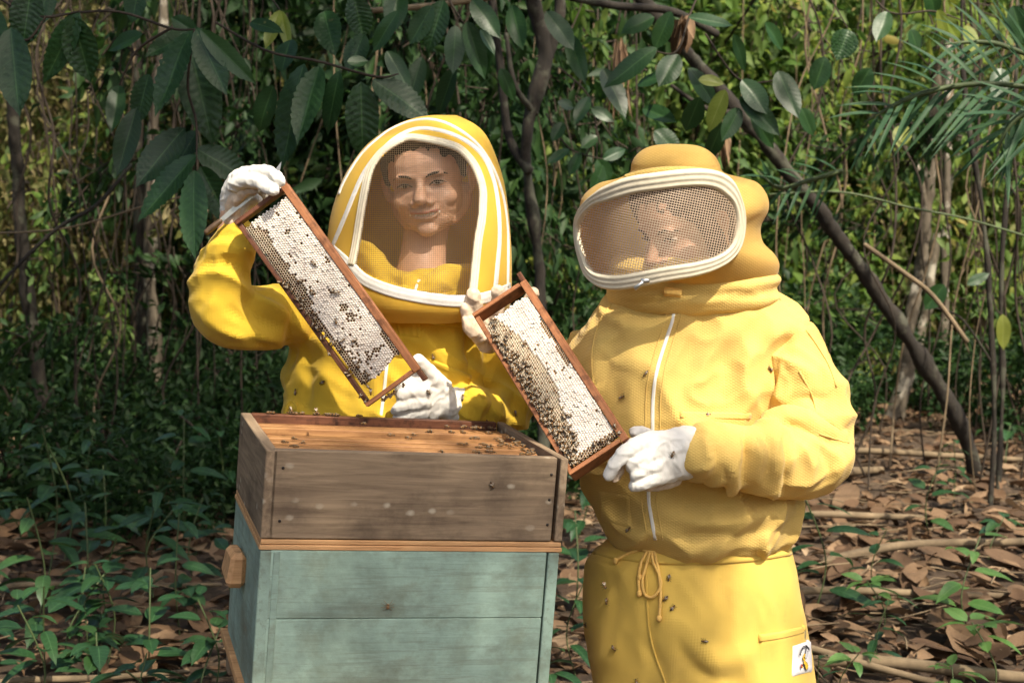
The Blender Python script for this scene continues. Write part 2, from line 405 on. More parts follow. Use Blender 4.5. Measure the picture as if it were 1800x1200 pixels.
def m_leaf(name, cols, trans=.3, rough=.45, vein=None, spec=.5, hsv=.0, trc=None):
    """cols: list of colours picked at random per leaf"""
    m, nt, n, b = new_mat(name)
    gi = N(nt, 'ShaderNodeNewGeometry'); oi = N(nt, 'ShaderNodeObjectInfo')
    s = math_(nt, 'FRACT', math_(nt, 'ADD', gi.outputs['Random Per Island'], math_(nt, 'MULTIPLY', oi.outputs['Random'], 7.31)))
    c = ramp(nt, s, [(i / max(1, len(cols) - 1) if len(cols) > 1 else 0, q) for i, q in enumerate(cols)] if len(cols) > 1 else [(0, cols[0]), (1, cols[0])])
    f = noise_t(nt, coords(nt), 30, 5, .65); c = mix(nt, c, (.30, .26, .10), math_(nt, 'MULTIPLY', ramp(nt, f, [(.66, (0, 0, 0)), (.74, (1, 1, 1))]), .35))
    if vein:
        uv = N(nt, 'ShaderNodeUVMap'); sep = N(nt, 'ShaderNodeSeparateXYZ'); nt.links.new(uv.outputs[0], sep.inputs[0])
        ab = math_(nt, 'ABSOLUTE', sep.outputs[0]); rib = ramp(nt, ab, [(.025, (1, 1, 1)), (.06, (0, 0, 0))])
        ph = math_(nt, 'FRACT', math_(nt, 'MULTIPLY', math_(nt, 'SUBTRACT', sep.outputs[1], math_(nt, 'MULTIPLY', ab, .11)), vein[1]))
        sv = ramp(nt, math_(nt, 'ABSOLUTE', math_(nt, 'SUBTRACT', ph, .5)), [(.03, (1, 1, 1)), (.09, (0, 0, 0))])
        c = mix(nt, c, vein[0], math_(nt, 'MULTIPLY', math_(nt, 'MAXIMUM', rib, math_(nt, 'MULTIPLY', sv, .35)), .55))
    nt.links.new(c, b.inputs['Base Color']); b.inputs['Roughness'].default_value = rough; b.inputs['Specular IOR Level'].default_value = spec
    bump(nt, b, f, .4, .002)
    tr = N(nt, 'ShaderNodeBsdfTranslucent'); c3 = mix(nt, c, trc or (.95, 1.0, .12), .6, 'MULTIPLY') if trc is not False else c
    hs = N(nt, 'ShaderNodeHueSaturation', i_Value=2.0, i_Saturation=1.05); nt.links.new(c, hs.inputs['Color']); nt.links.new(hs.outputs[0], tr.inputs[0])
    ms = N(nt, 'ShaderNodeMixShader', i_0=trans); nt.links.new(b.outputs[0], ms.inputs[1]); nt.links.new(tr.outputs[0], ms.inputs[2])
    nt.links.new(ms.outputs[0], n['Material Output'].inputs[0]); return m
def m_bark(name, c1, c2, c3=None, scale=1.0):
    m, nt, n, b = new_mat(name); v = coords(nt, (1, 1, .3)); f = noise_t(nt, v, 28 * scale, 8, .7, .5)
    c = ramp(nt, f, [(.32, c1), (.65, c2)])
    if c3: c = mix(nt, c, c3, ramp(nt, noise_t(nt, coords(nt), 6, 5, .65), [(.52, (0, 0, 0)), (.6, (1, 1, 1))]))
    nt.links.new(c, b.inputs['Base Color']); b.inputs['Roughness'].default_value = .9; bump(nt, b, f, .9, .01); return m

M = {}
M['clothR'] = m_cloth('yellow_air_mesh', (.81, .57, .17), weave=.0046, wamp=.0006, trans=.16)
M['hoodK'] = m_cloth('yellow_air_mesh_hood', (.81, .57, .17), weave=.0046, wamp=.0005, trans=.5)
M['clothRt'] = m_cloth('yellow_twill_trousers', (.77, .525, .11), weave=.0034, wamp=.0002, fine=True, stain=.3)
M['clothL'] = m_cloth('mustard_twill', (.72, .475, .04), weave=.0034, wamp=.0002, fine=True, stain=.35)
M['hoodL'] = m_cloth('hood_yellow', (.76, .49, .06), weave=.003, trans=.34, wamp=.0005, fine=True)
M['piping'] = m_simple('white_tape', (.62, .60, .56), .9, .08, 90, .0006)
M['trim'] = m_simple('cream_piping', (.60, .54, .41), .85, .10, 60, .0008)
M['zip'] = m_simple('white_zip', (.80, .78, .72), .5, .05, 200, .0003)
M['metal'] = m_simple('zip_metal', (.6, .58, .54), .3, .05, 50, 0, metal=1)
M['glove'] = m_simple('white_leather', (.70, .68, .63), .75, .05, 45, .0015, spec=.3)
M['palm'] = m_simple('worn_palm_leather', (.64, .51, .38), .75, .25, 55, .002, spec=.2)
M['wire'] = m_simple('wire_haze_tint', (.17, .115, .06), .35, .1, 50, 0, spec=.7)  # tan base colour stands in for sun haze on the wire
M['wireR'] = m_simple('wire_haze_tint_pale', (.58, .45, .33), .35, .1, 50, 0, spec=.8)  # pale colour puts sun glare and haze into the mesh
M['skin'] = m_simple('skin', (.53, .305, .195), .5, .07, 45, .0003, spec=.4, sss=.12)
M['skinR'] = m_simple('skin_brown', (.42, .23, .14), .5, .07, 45, .0003, spec=.4, sss=.1)
M['lips'] = m_simple('lips', (.42, .15, .11), .4, .1, 80, .0002)
M['teeth'] = m_simple('teeth', (.8, .76, .66), .3, .03, 80, 0)
M['eyewhite'] = m_simple('eye_white', (.55, .48, .42), .2, .03, 40, 0)
M['iris'] = m_simple('dark_iris', (.02, .012, .008), .15, .1, 90, 0)
M['hair'] = m_simple('black_hair', (.012, .009, .007), .7, .5, 140, .002, spec=.15)
M['seam'] = m_simple('seam_thread', (.62, .38, .06), .9, .08, 90, 0)
M['cord'] = m_simple('yellow_cord', (.80, .50, .14), .85, .1, 200, .0006)
M['frame'] = m_wood('red_brown_frame_wood', (.40, .17, .075), (.20, .075, .032), (8, 120, 120), .55, .6, stains=((.05, .018, .01), 30, .7))
M['frame_dark'] = m_wood('propolis_stained_wood', (.17, .065, .032), (.07, .026, .015), (8, 120, 120), .6, .5, stains=((.02, .008, .005), 40, .8))
M['super'] = m_wood('weathered_grey_wood', (.31, .225, .145), (.155, .108, .070), (5, 75, 75), .4, .85, stains=((.06, .042, .03), 5.5, .55), spots=((.48, .42, .32), 24, .75))
M['rimwood'] = m_wood('fresh_cut_wood', (.62, .36, .17), (.40, .20, .085), (7, 110, 110), .2, .7)
M['topbar'] = m_wood('honey_brown_top_bar_wood', (.40, .205, .08), (.22, .10, .038), (7, 130, 130), .3, .6, stains=((.10, .035, .012), 14, .5))
M['paint'] = m_wood('worn_turquoise_paint', (.30, .24, .15), (.14, .10, .065), (6, 90, 90), .3, .75, paint=(.295, .415, .350), wear=.7, stains=((.16, .17, .11), 16, .35))
M['brace'] = m_wood('smoothed_cleat_wood', (.58, .34, .17), (.38, .20, .09), (8, 80, 80), .4, .6)
M['wax'] = m_simple('pale_wax', (.54, .45, .33), .5, .2, 90, .0004, sss=.1)
M['cap'] = m_simple('white_wax_capping', (.76, .71, .63), .6, .0, 60, .0005, scol=(.58, .50, .44))
M['honey'] = m_simple('honey_in_cell', (.13, .042, .012), .25, .4, 120, 0, spec=.6)
M['comb_dark'] = m_simple('brown_old_comb', (.24, .115, .035), .5, .4, 80, .0005)
M['bee_a'] = m_simple('bee_brown', (.17, .085, .025), .55, .3, 900, 0)
M['bee_b'] = m_simple('bee_dark', (.02, .013, .009), .4, .3, 900, 0)
M['bee_w'] = m_simple('bee_wing', (.30, .24, .17), .25, .2, 400, 0, spec=.7)
M['blade'] = m_simple('steel_blade', (.55, .55, .52), .28, .1, 60, 0, metal=.85)
M['handle'] = m_simple('dark_knife_handle', (.09, .055, .03), .5, .3, 70, .0005)
# ================================================================== PEOPLE
def person(label, loc):
    p = empty('person', loc); tag(p, label, 'person'); return p
L = person('smiling keeper in mustard suit and tall striped hood, standing behind the hive', (-.17, 3.1, 0))
K = person('keeper in pale yellow suit with round hat and wide oval veil, looking down', (.33, 2.76, 0))

# ---------------------------------------------------------------- head (built once at full size, in metres, facing -Y)
def head_parts(female=False):
    E = lambda c, r, rot=None: ellipsoid(c, r, rot)
    out = [E((0, .0, .035), (.077, .098, .088)), E((0, -.018, -.03), (.067, .074, .086)),
           E((0, -.034, -.076), (.050, .052, .040)), E((0, -.074, -.102), (.021, .018, .017)),
           E((0, -.083, .020), (.050, .014, .013)), E((0, -.080, -.060), (.031, .020, .024))]
    for s in (-1, 1):
        out += [E((s * .038, -.055, -.034), (.026, .0225, .024)),
                limb3([(s * .04, -.03, -.09), (s * .062, .012, -.06), (s * .07, .02, -.02)], [.016, .017, .013], 1, 10, 10),
                E((s * .0155, -.096, -.040), (.0105, .012, .0095)),
                limb3([(s * .078, .004, .016), (s * .088, .016, .020), (s * .090, .020, .0), (s * .083, .010, -.028), (s * .077, .0, -.034)], [.006, .007, .007, .0065, .005], 1, 8, 16),
                E((s * .082, .010, -.006), (.004, .014, .024))]
    out += [limb3([(0, -.088, .016), (0, -.096, -.008), (0, -.111, -.030), (0, -.114, -.036)], [.0095, .010, .0130, .0135], 1, 12, 12)]
    return out
def gauss(V, Nn, c, r, h, ax=(1, 1, 1)):
    d = ((V - np.array(c)) / (np.array(ax) * r)) ** 2; return Nn * (h * np.exp(-d.sum(1)))[:, None]
def line_disp(V, Nn, pts, r, h):
    S = resample(pts, .002); d2 = ((V[:, None] - S[None]) ** 2).sum(2); j = d2.argmin(1)
    env = np.clip(np.minimum(j, len(S) - 1 - j) / (len(S) * .25), .15, 1)
    return Nn * (h * env * np.exp(-d2.min(1) / r**2))[:, None]
def build_head(neckrows, xf, voxel=.0021):
    """fused head and neck in world space. xf: Matrix head->world"""
    parts = []
    A = np.array(xf.to_3x3()); T = np.array(xf.to_translation())
    me = fuse(head_parts(), voxel, 14, .6); V = getV(me); Nn = getN(me)
    front = V[:, 1] < -.03
    D = np.zeros_like(V)
    for s in (-1, 1):
        D += gauss(V, Nn, (s * .032, -.085, .001), .0165, -.0085, (1.15, 1, .85))
        D += gauss(V, Nn, (s * .032, -.076, .000), .0085, .0062, (1.5, 1, .75))        # lids over the eyeball
        D += line_disp(V, Nn, [(s * .016, -.085, -.003), (s * .026, -.086, .0035), (s * .038, -.083, .0035), (s * .048, -.074, -.002)], .0022, .0020)
        D += line_disp(V, Nn, [(s * .016, -.085, -.004), (s * .026, -.084, -.001), (s * .038, -.081, -.0015), (s * .047, -.074, -.003)], .0016, -.0030)
        D += line_disp(V, Nn, [(s * .018, -.083, -.012), (s * .030, -.081, -.014), (s * .042, -.075, -.011)], .0035, -.0012)
        D += line_disp(V, Nn, [(s * .020, -.095, -.040), (s * .034, -.085, -.054), (s * .039, -.079, -.066)], .0055, -.0014)   # smile fold
        D += gauss(V, Nn, (s * .040, -.075, -.040), .015, .0020)
        D += gauss(V, Nn, (s * .0085, -.108, -.046), .0038, -.0045)
        D += gauss(V, Nn, (s * .034, -.082, -.0635), .0050, -.0018)
    V2 = V + D
    mouth = [(-.033, -.085, -.0635), (-.018, -.095, -.0695), (0, -.100, -.0715), (.018, -.095, -.0695), (.033, -.085, -.0635)]
    D2 = line_disp(V2, Nn, mouth, .0056, -.0110)
    up = [(x, y - .002, z + .0075) for x, y, z in mouth[1:4]]; up = [mouth[0]] + up + [mouth[4]]
    lo = [(x, y - .002, z - .0085) for x, y, z in mouth[1:4]]; lo = [mouth[0]] + lo + [mouth[4]]
    D2 += line_disp(V2, Nn, up, .0035, .0030) + line_disp(V2, Nn, lo, .0045, .0042)
    V2 = V2 + D2
    # lips coloured where the lip ridges are
    S = np.vstack([resample(up, .002), resample(lo, .002)]); d = np.sqrt(((V2[:, None] - S[None]) ** 2).sum(2)).min(1)
    lipv = (d < .0052) & front
    Vw = V2 @ A.T + T
    F = [tuple(p.vertices) for p in me.polygons]; lip = [all(lipv[i] for i in f) for f in F]
    return V2, Vw, F, lip
def place_head(owner, body_mats, xf, neck, extra, hair_fn, brows=True):
    V, Vw, F, lip = build_head(None, xf)
    nv, nf = limb3([tuple(q) for q in neck[0]], neck[1], neck[2], 28, 30)
    parts = [(Vw, F), (nv, nf)] + extra
    VV, FF = merge(parts); me = mesh_np('body', VV, FF, True, body_mats)
    mi = np.zeros(len(FF), np.int32); mi[:len(F)] = np.array(lip, int); me.polygons.foreach_set('material_index', mi)
    b = obj('body', me, owner)
    A = np.array(xf.to_3x3()); T = np.array(xf.to_translation()); wl = lambda q: np.asarray(q) @ A.T + T
    q = [ellipsoid(*e) for e in hair_fn[0]] + [limb3(p_, r_, 1, 12, 14) for p_, r_ in hair_fn[1]]
    hm_ = fuse(q, .0026, 3); hv = getV(hm_); hn = getN(hm_)
    d_ = np.array([noise.noise(Vector((v[0] * 160, v[1] * 50, v[2] * 45))) + .6 * noise.noise(Vector((v[0] * 60, v[1] * 60, v[2] * 30))) for v in hv]); hv = hv + hn * (d_ * .0022)[:, None]
    hp = [(wl(hv), [tuple(p.vertices) for p in hm_.polygons])]
    return b, wl, hp
def eyes(owner, wl, closed=.0):
    for s in (-1, 1):
        e = ellipsoid((s * .032, -.0745, -.0005), (.0115, .0082, .0034)); o = mk('eye', (wl(e[0]), e[1]), M['eyewhite'], owner)
        q = ellipsoid((s * .032, -.0795, -.0005), (.0060, .0045, .0050), None, 14, 8); mk('iris', (wl(q[0]), q[1]), M['iris'], o)
        lsh = limb3([(s * .017, -.0835, -.003), (s * .026, -.0875, .0035), (s * .038, -.0848, .0038), (s * .049, -.074, -.0015)], [.0010, .0019, .0019, .0009], 1, 6, 14)
        mk('eyelash', (wl(lsh[0]), lsh[1]), M['hair'], o)

def brow(owner, wl):
    for s in (-1, 1):
        P0 = [(s * .014, -.0935, .0165), (s * .026, -.0945, .0215), (s * .040, -.087, .0225), (s * .053, -.073, .0165)]
        q = limb3(P0, [.0022, .0030, .0026, .0012], .55, 8, 20); mk('eyebrow', (wl(q[0]), q[1]), M['hair'], owner)

# ---------------------------------------------------------------- keeper behind the hive
hc = P(752, 320, 3.075)
xfL = Matrix.Translation(hc) @ Matrix.Rotation(R(7), 4, 'Y').inverted() @ Matrix.Rotation(R(-7), 4, 'Z') @ Matrix.Rotation(R(3), 4, 'X') @ Matrix.Diagonal((1.10, 1.03, .93, 1))
legsL = [torso([(560, 560, 830, 3.10, .10), (650, 540, 820, 3.1, .10), (760, 535, 815, 3.1, .10), (900, 535, 815, 3.1, .105), (1000, 530, 820, 3.1, .11)], 24, 16)]
for x in (600, 745): legsL.append(limb3([P(x, 980, 3.1), (P(x, 980, 3.1).x, 3.1, .5), (P(x, 980, 3.1).x, 3.12, .10)], [.085, .06, .045], 1, 14, 12))
armL1 = limb([(560, 520, 3.07, 40), (500, 560, 3.02, 36), (420, 580, 2.95, 34), (395, 520, 2.92, 30), (402, 440, 2.90, 26), (405, 370, 2.885, 17)], 1, 14, 24)
armL2 = limb([(820, 550, 3.10, 40), (865, 630, 3.10, 36), (905, 710, 3.08, 32), (860, 725, 3.02, 26), (800, 708, 2.95, 20), (760, 700, 2.93, 18)], 1, 14, 24)
hairL = ([((0, .008, .049), (.0815, .099, .084))], [([(k * .056, -.050, .092), (k * .070, -.036, .060), (k * .074, -.026, .028), (k * .0755, -.016, .004)], [.012, .012, .0105, .006]) for k in (-1, 1)])
bL, wlL, hairp = place_head(L, [M['skin'], M['lips']], xfL, ([P(752, 385, 3.10), P(746, 430, 3.085), P(741, 480, 3.06), P(738, 540, 3.08)], [mpx(40, 3.1), mpx(39, 3.1), mpx(45, 3.1), mpx(66, 3.1)], 1.0), legsL + [armL1, armL2], hairL)
mk('hair', merge(hairp), M['hair'], L)
eyes(L, wlL); brow(L, wlL)
tq = []
for i in range(-5, 6):
    x = i * .0054; y = -.0885 + 11.0 * x * x
    tq.append(ellipsoid((x, y, -.0690 + 5 * x * x), (.0030, .003, .0044), None, 8, 6))
tv, tf = merge(tq); mk('teeth', (wlL(tv), tf), M['teeth'], L)

# jacket
jl = [torso([(470, 640, 838, 3.10, .085), (486, 585, 862, 3.10, .11), (510, 545, 880, 3.095, .125), (545, 518, 886, 3.09, .135), (590, 510, 880, 3.085, .14), (650, 503, 868, 3.085, .142), (720, 494, 862, 3.085, .145), (800, 486, 860, 3.085, .15), (930, 480, 862, 3.085, .15), (980, 495, 850, 3.085, .135)], 44, 46),
      limb([(628, 470, 3.08, 42), (640, 446, 3.06, 30), (675, 482, 3.02, 24), (728, 512, 2.985, 18)], 1.0, 14, 20),
      limb([(728, 512, 2.985, 17), (770, 500, 2.99, 21), (815, 486, 3.03, 26), (845, 500, 3.07, 32)], 1.0, 14, 20),
      limb([(560, 530, 3.07, 64), (520, 548, 3.03, 62), (470, 560, 2.97, 60), (420, 562, 2.93, 58), (394, 545, 2.91, 58), (390, 500, 2.90, 54), (402, 455, 2.89, 48), (414, 425, 2.885, 42), (414, 405, 2.88, 36)], 1.0, 24, 44),
      limb([(815, 560, 3.09, 58), (858, 610, 3.09, 56), (888, 670, 3.07, 54), (893, 712, 3.04, 50), (868, 728, 3.0, 44), (838, 722, 2.97, 40), (812, 714, 2.95, 37)], 1.0, 24, 36)]
me = fuse(jl, .0058, 5)
folds(me, [(p_, w_ * 1.05, h_ * 2.2) for p_, w_, h_ in [  # raised sleeve
    ([(505, 600), (455, 592), (405, 585), (365, 565)], 11, 5), ([(500, 575), (455, 560), (430, 530)], 9, -6),
    ([(495, 545), (460, 528), (440, 500)], 10, 6), ([(478, 520), (450, 505), (436, 475)], 7, -6),
    ([(365, 560), (372, 500), (385, 450)], 9, 3), ([(448, 590), (425, 560), (400, 545)], 7, -6), ([(432, 575), (400, 560), (380, 555)], 6, 4),
    ([(352, 470), (385, 462), (430, 470)], 8, -6), ([(356, 440), (390, 428), (440, 445)], 10, 6), ([(365, 415), (395, 412), (440, 430)], 6, -5),
    ([(345, 540), (365, 520), (380, 480)], 8, -3.5), ([(470, 610), (440, 596), (420, 575)], 6, -4),
    ([(512, 545), (514, 590), (508, 640)], 9, -9),
    # torso drapes
    ([(560, 560), (575, 640), (560, 720)], 22, 5), ([(600, 600), (610, 660), (600, 730)], 14, -4), ([(535, 600), (540, 680), (525, 740)], 14, -4),
    ([(830, 560), (826, 600), (820, 650)], 7, -9), ([(790, 560), (800, 620), (800, 680)], 16, 4),
    ([(745, 600), (735, 650), (745, 690)], 14, -3),
    # lower sleeve
    ([(838, 600), (850, 650), (835, 680)], 9, 5), ([(862, 600), (850, 640), (842, 672)], 8, -6), ([(880, 640), (862, 665), (850, 690)], 10, 6),
    ([(900, 660), (905, 700), (895, 740)], 8, -6), ([(870, 675), (880, 710), (872, 750)], 7, 5), ([(858, 680), (862, 712), (856, 750)], 5, -4.5),
    ([(842, 685), (848, 712), (842, 748)], 5, 4), ([(830, 688), (834, 712), (830, 745)], 4, -3.5), ([(918, 690), (922, 720), (918, 750)], 9, 5),
    ([(700, 500), (735, 508), (770, 500)], 5, -3), ([(660, 470), (690, 495), (730, 505)], 6, -4)]])
crumple(me, .0130, 9, 3, ((.5, .3, 1.1), (-.3, .6, .2), (.6, 0, .55))); cloth_noise(me, .004, 8, 3)
jkL = obj('jacket', me, L, M['clothL']); bjL = bvh_of(me)
mk('trousers', merge([torso([(940, 485, 855, 3.09, .13), (1000, 478, 862, 3.09, .15), (1080, 480, 860, 3.09, .15)], 30, 10)] + [limb3([P(x, 1050, 3.09), (P(x, 980, 3.09).x, 3.09, .5), (P(x, 980, 3.09).x, 3.1, .1)], [.115, .09, .085], 1, 18, 14) for x in (590, 755)]), M['clothL'], L)
for x in (590, 755):
    q = P(x, 980, 3.09); mk('boot', merge([ellipsoid((q.x, 3.02, .05), (.052, .14, .05)), limb3([(q.x, 3.1, .05), (q.x, 3.1, .2)], [.055, .055], 1, 14, 6)]), M['glove'], L)
# yoke seam, pocket flap with stitched channels, lower pocket, zip
yk = drape(bjL, [(655, 535), (700, 548), (745, 562), (790, 570), (828, 573)], 9, .0035, 3.0)
mk('yoke_seam', yk, M['clothL'], jkL)
def panel(bv, outline, Y, th=.003, lift=.002, n=14, ridges=0):
    """a flat sewn piece lying on the cloth: outline = 4 corner px (tl,tr,br,bl), laid on the surface with a little thickness"""
    tl, tr, br, bl = [np.array(q, float) for q in outline]; pts = []; nr = []
    for i in range(n):
        for j in range(n):
            u, v = j / (n - 1), i / (n - 1); q = (tl * (1 - u) + tr * u) * (1 - v) + (bl * (1 - u) + br * u) * v
            a, b = hit(bv, q[0], q[1], Y); pts.append(a[:]); nr.append(b[:])
    pts = np.array(pts).reshape(n, n, 3); nr = np.array(nr).reshape(n, n, 3)
    for _ in range(3):
        pts[1:-1, 1:-1] = (pts[1:-1, 1:-1] * 2 + pts[:-2, 1:-1] + pts[2:, 1:-1] + pts[1:-1, :-2] + pts[1:-1, 2:]) / 6
    e = np.minimum.outer(np.minimum(np.arange(n), n - 1 - np.arange(n)), np.minimum(np.arange(n), n - 1 - np.arange(n)))
    hgt = np.where(e == 0, -.002, lift + th) + (ridges and .0012) * np.cos(np.linspace(0, ridges * 2 * np.pi, n))[None, :] * (e > 0)
    V = (pts + nr * hgt[..., None]).reshape(-1, 3); F = [(i * n + j, i * n + j + 1, (i + 1) * n + j + 1, (i + 1) * n + j) for i in range(n - 1) for j in range(n - 1)]
    return V, F
mk('pocket_flap', panel(bjL, [(690, 548), (746, 560), (738, 594), (700, 590)], 3.0, .004, .001, 18, 3), M['clothL'], jkL, fix=False)
mk('chest_pocket', panel(bjL, [(752, 628), (826, 660), (824, 700), (752, 690)], 3.0, .003, .001), M['clothL'], jkL, fix=False)
mk('pocket_hem', drape(bjL, [(755, 634), (790, 648), (826, 664)], 10, .005, 3.0), M['clothL'], jkL)
mk('zip', drape(bjL, [(682, 620), (676, 680), (668, 745), (664, 800)], 6, .002, 3.0), M['zip'], jkL)
mk('collar_zip', drape(bjL, [(728, 516), (732, 502), (737, 492)], 6, .002, 3.0), M['zip'], jkL)
mk('belt_loop', drape(bjL, [(504, 742), (506, 708), (518, 702), (524, 716), (520, 742)], 6, .004, 3.0), M['clothL'], jkL)

# hood of the left keeper
hr = torso([(203, 758, 802, 3.13, .02), (208, 732, 815, 3.12, .05), (219, 702, 834, 3.115, .08), (236, 670, 852, 3.105, .11), (262, 640, 867, 3.09, .135), (310, 607, 884, 3.08, .155), (365, 586, 893, 3.075, .175), (430, 575, 898, 3.07, .185), (490, 574, 899, 3.06, .188), (532, 588, 897, 3.06, .184), (556, 600, 888, 3.07, .165)], 72, 60, 1.0)
hm = mesh_np('hood', hr[0], hr[1]); fixn(hm); cloth_noise(hm, .003, 14, 5); bh = bvh_of(hm)
openL = [(625, 462), (632, 420), (638, 376), (644, 348), (652, 307), (664, 286), (680, 270), (700, 254), (722, 245), (750, 249), (778, 256), (803, 266), (820, 278), (832, 296), (842, 330), (845, 370), (840, 421), (832, 470), (826, 520), (800, 521), (762, 516), (720, 507), (680, 494), (650, 480)]
def inside(poly, x, y):
    c = False; j = len(poly) - 1
    for i in range(len(poly)):
        xi, yi = poly[i]; xj, yj = poly[j]
        if (yi > y) != (yj > y) and x < (xj - xi) * (y - yi) / (yj - yi) + xi: c = not c
        j = i
    return c
def grow(poly, k):
    cx = sum(p[0] for p in poly) / len(poly); cy_ = sum(p[1] for p in poly) / len(poly)
    return [(cx + (x - cx) * k, cy_ + (y - cy_) * k) for x, y in poly]
def cut_hole(me, poly, ymax):
    """the opening of the veil: faces of the front inside the outline are left out; subdivided first so the edge stays under the piping"""
    import bmesh
    b = bmesh.new(); b.from_mesh(me); bmesh.ops.subdivide_edges(b, edges=b.edges, cuts=2, use_grid_fill=True)
    kill = [f for f in b.faces if f.calc_center_median().y < ymax and inside(poly, *proj(f.calc_center_median()))]
    bmesh.ops.delete(b, geom=kill, context='FACES'); b.to_mesh(me); b.free(); me.polygons.foreach_set('use_smooth', np.ones(len(me.polygons), bool)); me.update()
def veil_wires(poly, surf, pitch, r, ang=0.0, n=70):
    """woven mesh: two families of wires on the veil surface. surf(px,py)->world point"""
    xs = [p[0] for p in poly]; ys = [p[1] for p in poly]; cx, cy0 = sum(xs) / len(xs), sum(ys) / len(ys); rad = max(max(xs) - min(xs), max(ys) - min(ys)) * .75
    lines = []; ca, sa = math.cos(ang), math.sin(ang)
    for fam in (0, 1):
        k = -rad; c = 0
        while k < rad:
            cur = []
            for t in np.linspace(-rad, rad, n * 2):
                u, v = (k, t) if fam == 0 else (t, k); x = cx + u * ca - v * sa; y = cy0 + u * sa + v * ca
                if inside(poly, x, y): cur.append(surf(x, y))
                elif len(cur) > 2: lines.append(cur); cur = []
                else: cur = []
            if len(cur) > 2: lines.append(cur)
            k += pitch; c += 1
    return tubes(lines, r, 4)
fillL = {}
def surfL(x, y):
    a, b = hit(bh, x, y, 3.0); return (a + b * .001)[:]
vw = veil_wires(grow(openL, 1.02), surfL, 3.6, .00034, .0, 60)
trimL = openL
hd = obj('hood', hm, L, M['hoodL'])
mk('veil_binding', drape(bh, [(618, 466), (626, 425), (633, 380), (641, 335), (650, 298), (666, 272), (684, 257), (702, 247), (718, 241), (740, 243), (758, 246), (780, 251), (804, 259), (820, 272), (834, 290), (843, 310), (849, 334), (849, 358), (847, 387), (841, 421), (836, 468), (831, 520)], 17, .0045, 2.95, 3, step=4, m=17), M['trim'], hd)
mk('hood_stripe', drape(bh, [(585, 432), (607, 380), (624, 338), (640, 304), (664, 272), (700, 240), (737, 226), (782, 232), (822, 250), (850, 276), (868, 318), (876, 365), (878, 420), (874, 470), (870, 512)], 12, .003, 2.95, 0, step=4), M['piping'], hd)
mk('hood_stripe', drape(bh, [(596, 342), (606, 318), (632, 276), (662, 246), (690, 226), (725, 213), (763, 211), (801, 225), (839, 254), (866, 295), (884, 345), (892, 400), (893, 450), (892, 505)], 8, .003, 2.95, 0, step=4), M['piping'], hd)
mk('base_band', drape(bh, [(585, 440), (617, 470), (642, 493), (687, 511), (737, 522), (782, 528), (823, 529), (865, 520), (896, 506)], 21, .0028, 2.95, 2, step=5), M['piping'], hd)
cut_hole(hm, grow(openL, 1.028), 3.05)
so_ = hd.modifiers.new('thickness', 'SOLIDIFY'); so_.thickness = .0025; so_.offset = -1
wr = mesh_np('veil_mesh', vw[0], vw[1], True); obj('veil_mesh', wr, hd, M['wire'])

# gloves
def glove(name, owner, parts, palm_parts=None, voxel=.0023, noise_amp=.0014, strokes=None, cut=None):
    me = fuse(parts, voxel, 4)
    if strokes: folds(me, strokes)
    crumple(me, .0022, 34, 5); cloth_noise(me, noise_amp, 60, 2); o = obj(name, me, owner, M['glove'])
    if palm_parts:
        pm = fuse(palm_parts, voxel, 4); cloth_noise(pm, noise_amp * 2.2, 70, 4); obj('palm_patch', pm, o, M['palm'])
    return o
# right hand of the left keeper, raised, fingers over the end bar of the frame
glove('glove', L, [
    limb([(408, 398, 2.89, 19), (404, 372, 2.885, 17), (407, 345, 2.87, 20), (420, 322, 2.85, 22), (437, 310, 2.835, 19)], .75, 18, 26),
    limb([(418, 312, 2.84, 16), (440, 304, 2.825, 14), (462, 301, 2.81, 12.5), (482, 308, 2.79, 11), (494, 320, 2.775, 10)], 1, 14, 24),
    limb([(412, 325, 2.845, 17), (432, 318, 2.82, 14), (455, 320, 2.80, 12.5), (470, 328, 2.785, 12), (482, 336, 2.77, 10.5)], 1, 14, 24),
    limb([(415, 320, 2.86, 15), (440, 312, 2.87, 13), (468, 312, 2.87, 12), (490, 325, 2.865, 10), (495, 336, 2.86, 9.5)], 1, 12, 20),
    limb([(412, 330, 2.87, 14), (432, 326, 2.885, 12), (455, 330, 2.885, 11), (470, 345, 2.88, 9.5)], 1, 12, 20),
    limb([(404, 372, 2.89, 15), (414, 372, 2.905, 14), (428, 362, 2.915, 12.5), (442, 355, 2.915, 11), (454, 350, 2.91, 10)], 1, 12, 20)],
    [limb([(409, 393, 2.868, 14), (408, 372, 2.864, 13), (414, 350, 2.850, 14), (430, 335, 2.835, 12), (450, 333, 2.818, 8)], .6, 14, 20)],
    strokes=[([(398, 345), (415, 348), (432, 340)], 4, -2.5), ([(400, 360), (415, 362), (430, 356)], 4, -2.5), ([(430, 330), (455, 337), (470, 342)], 4, -2)])
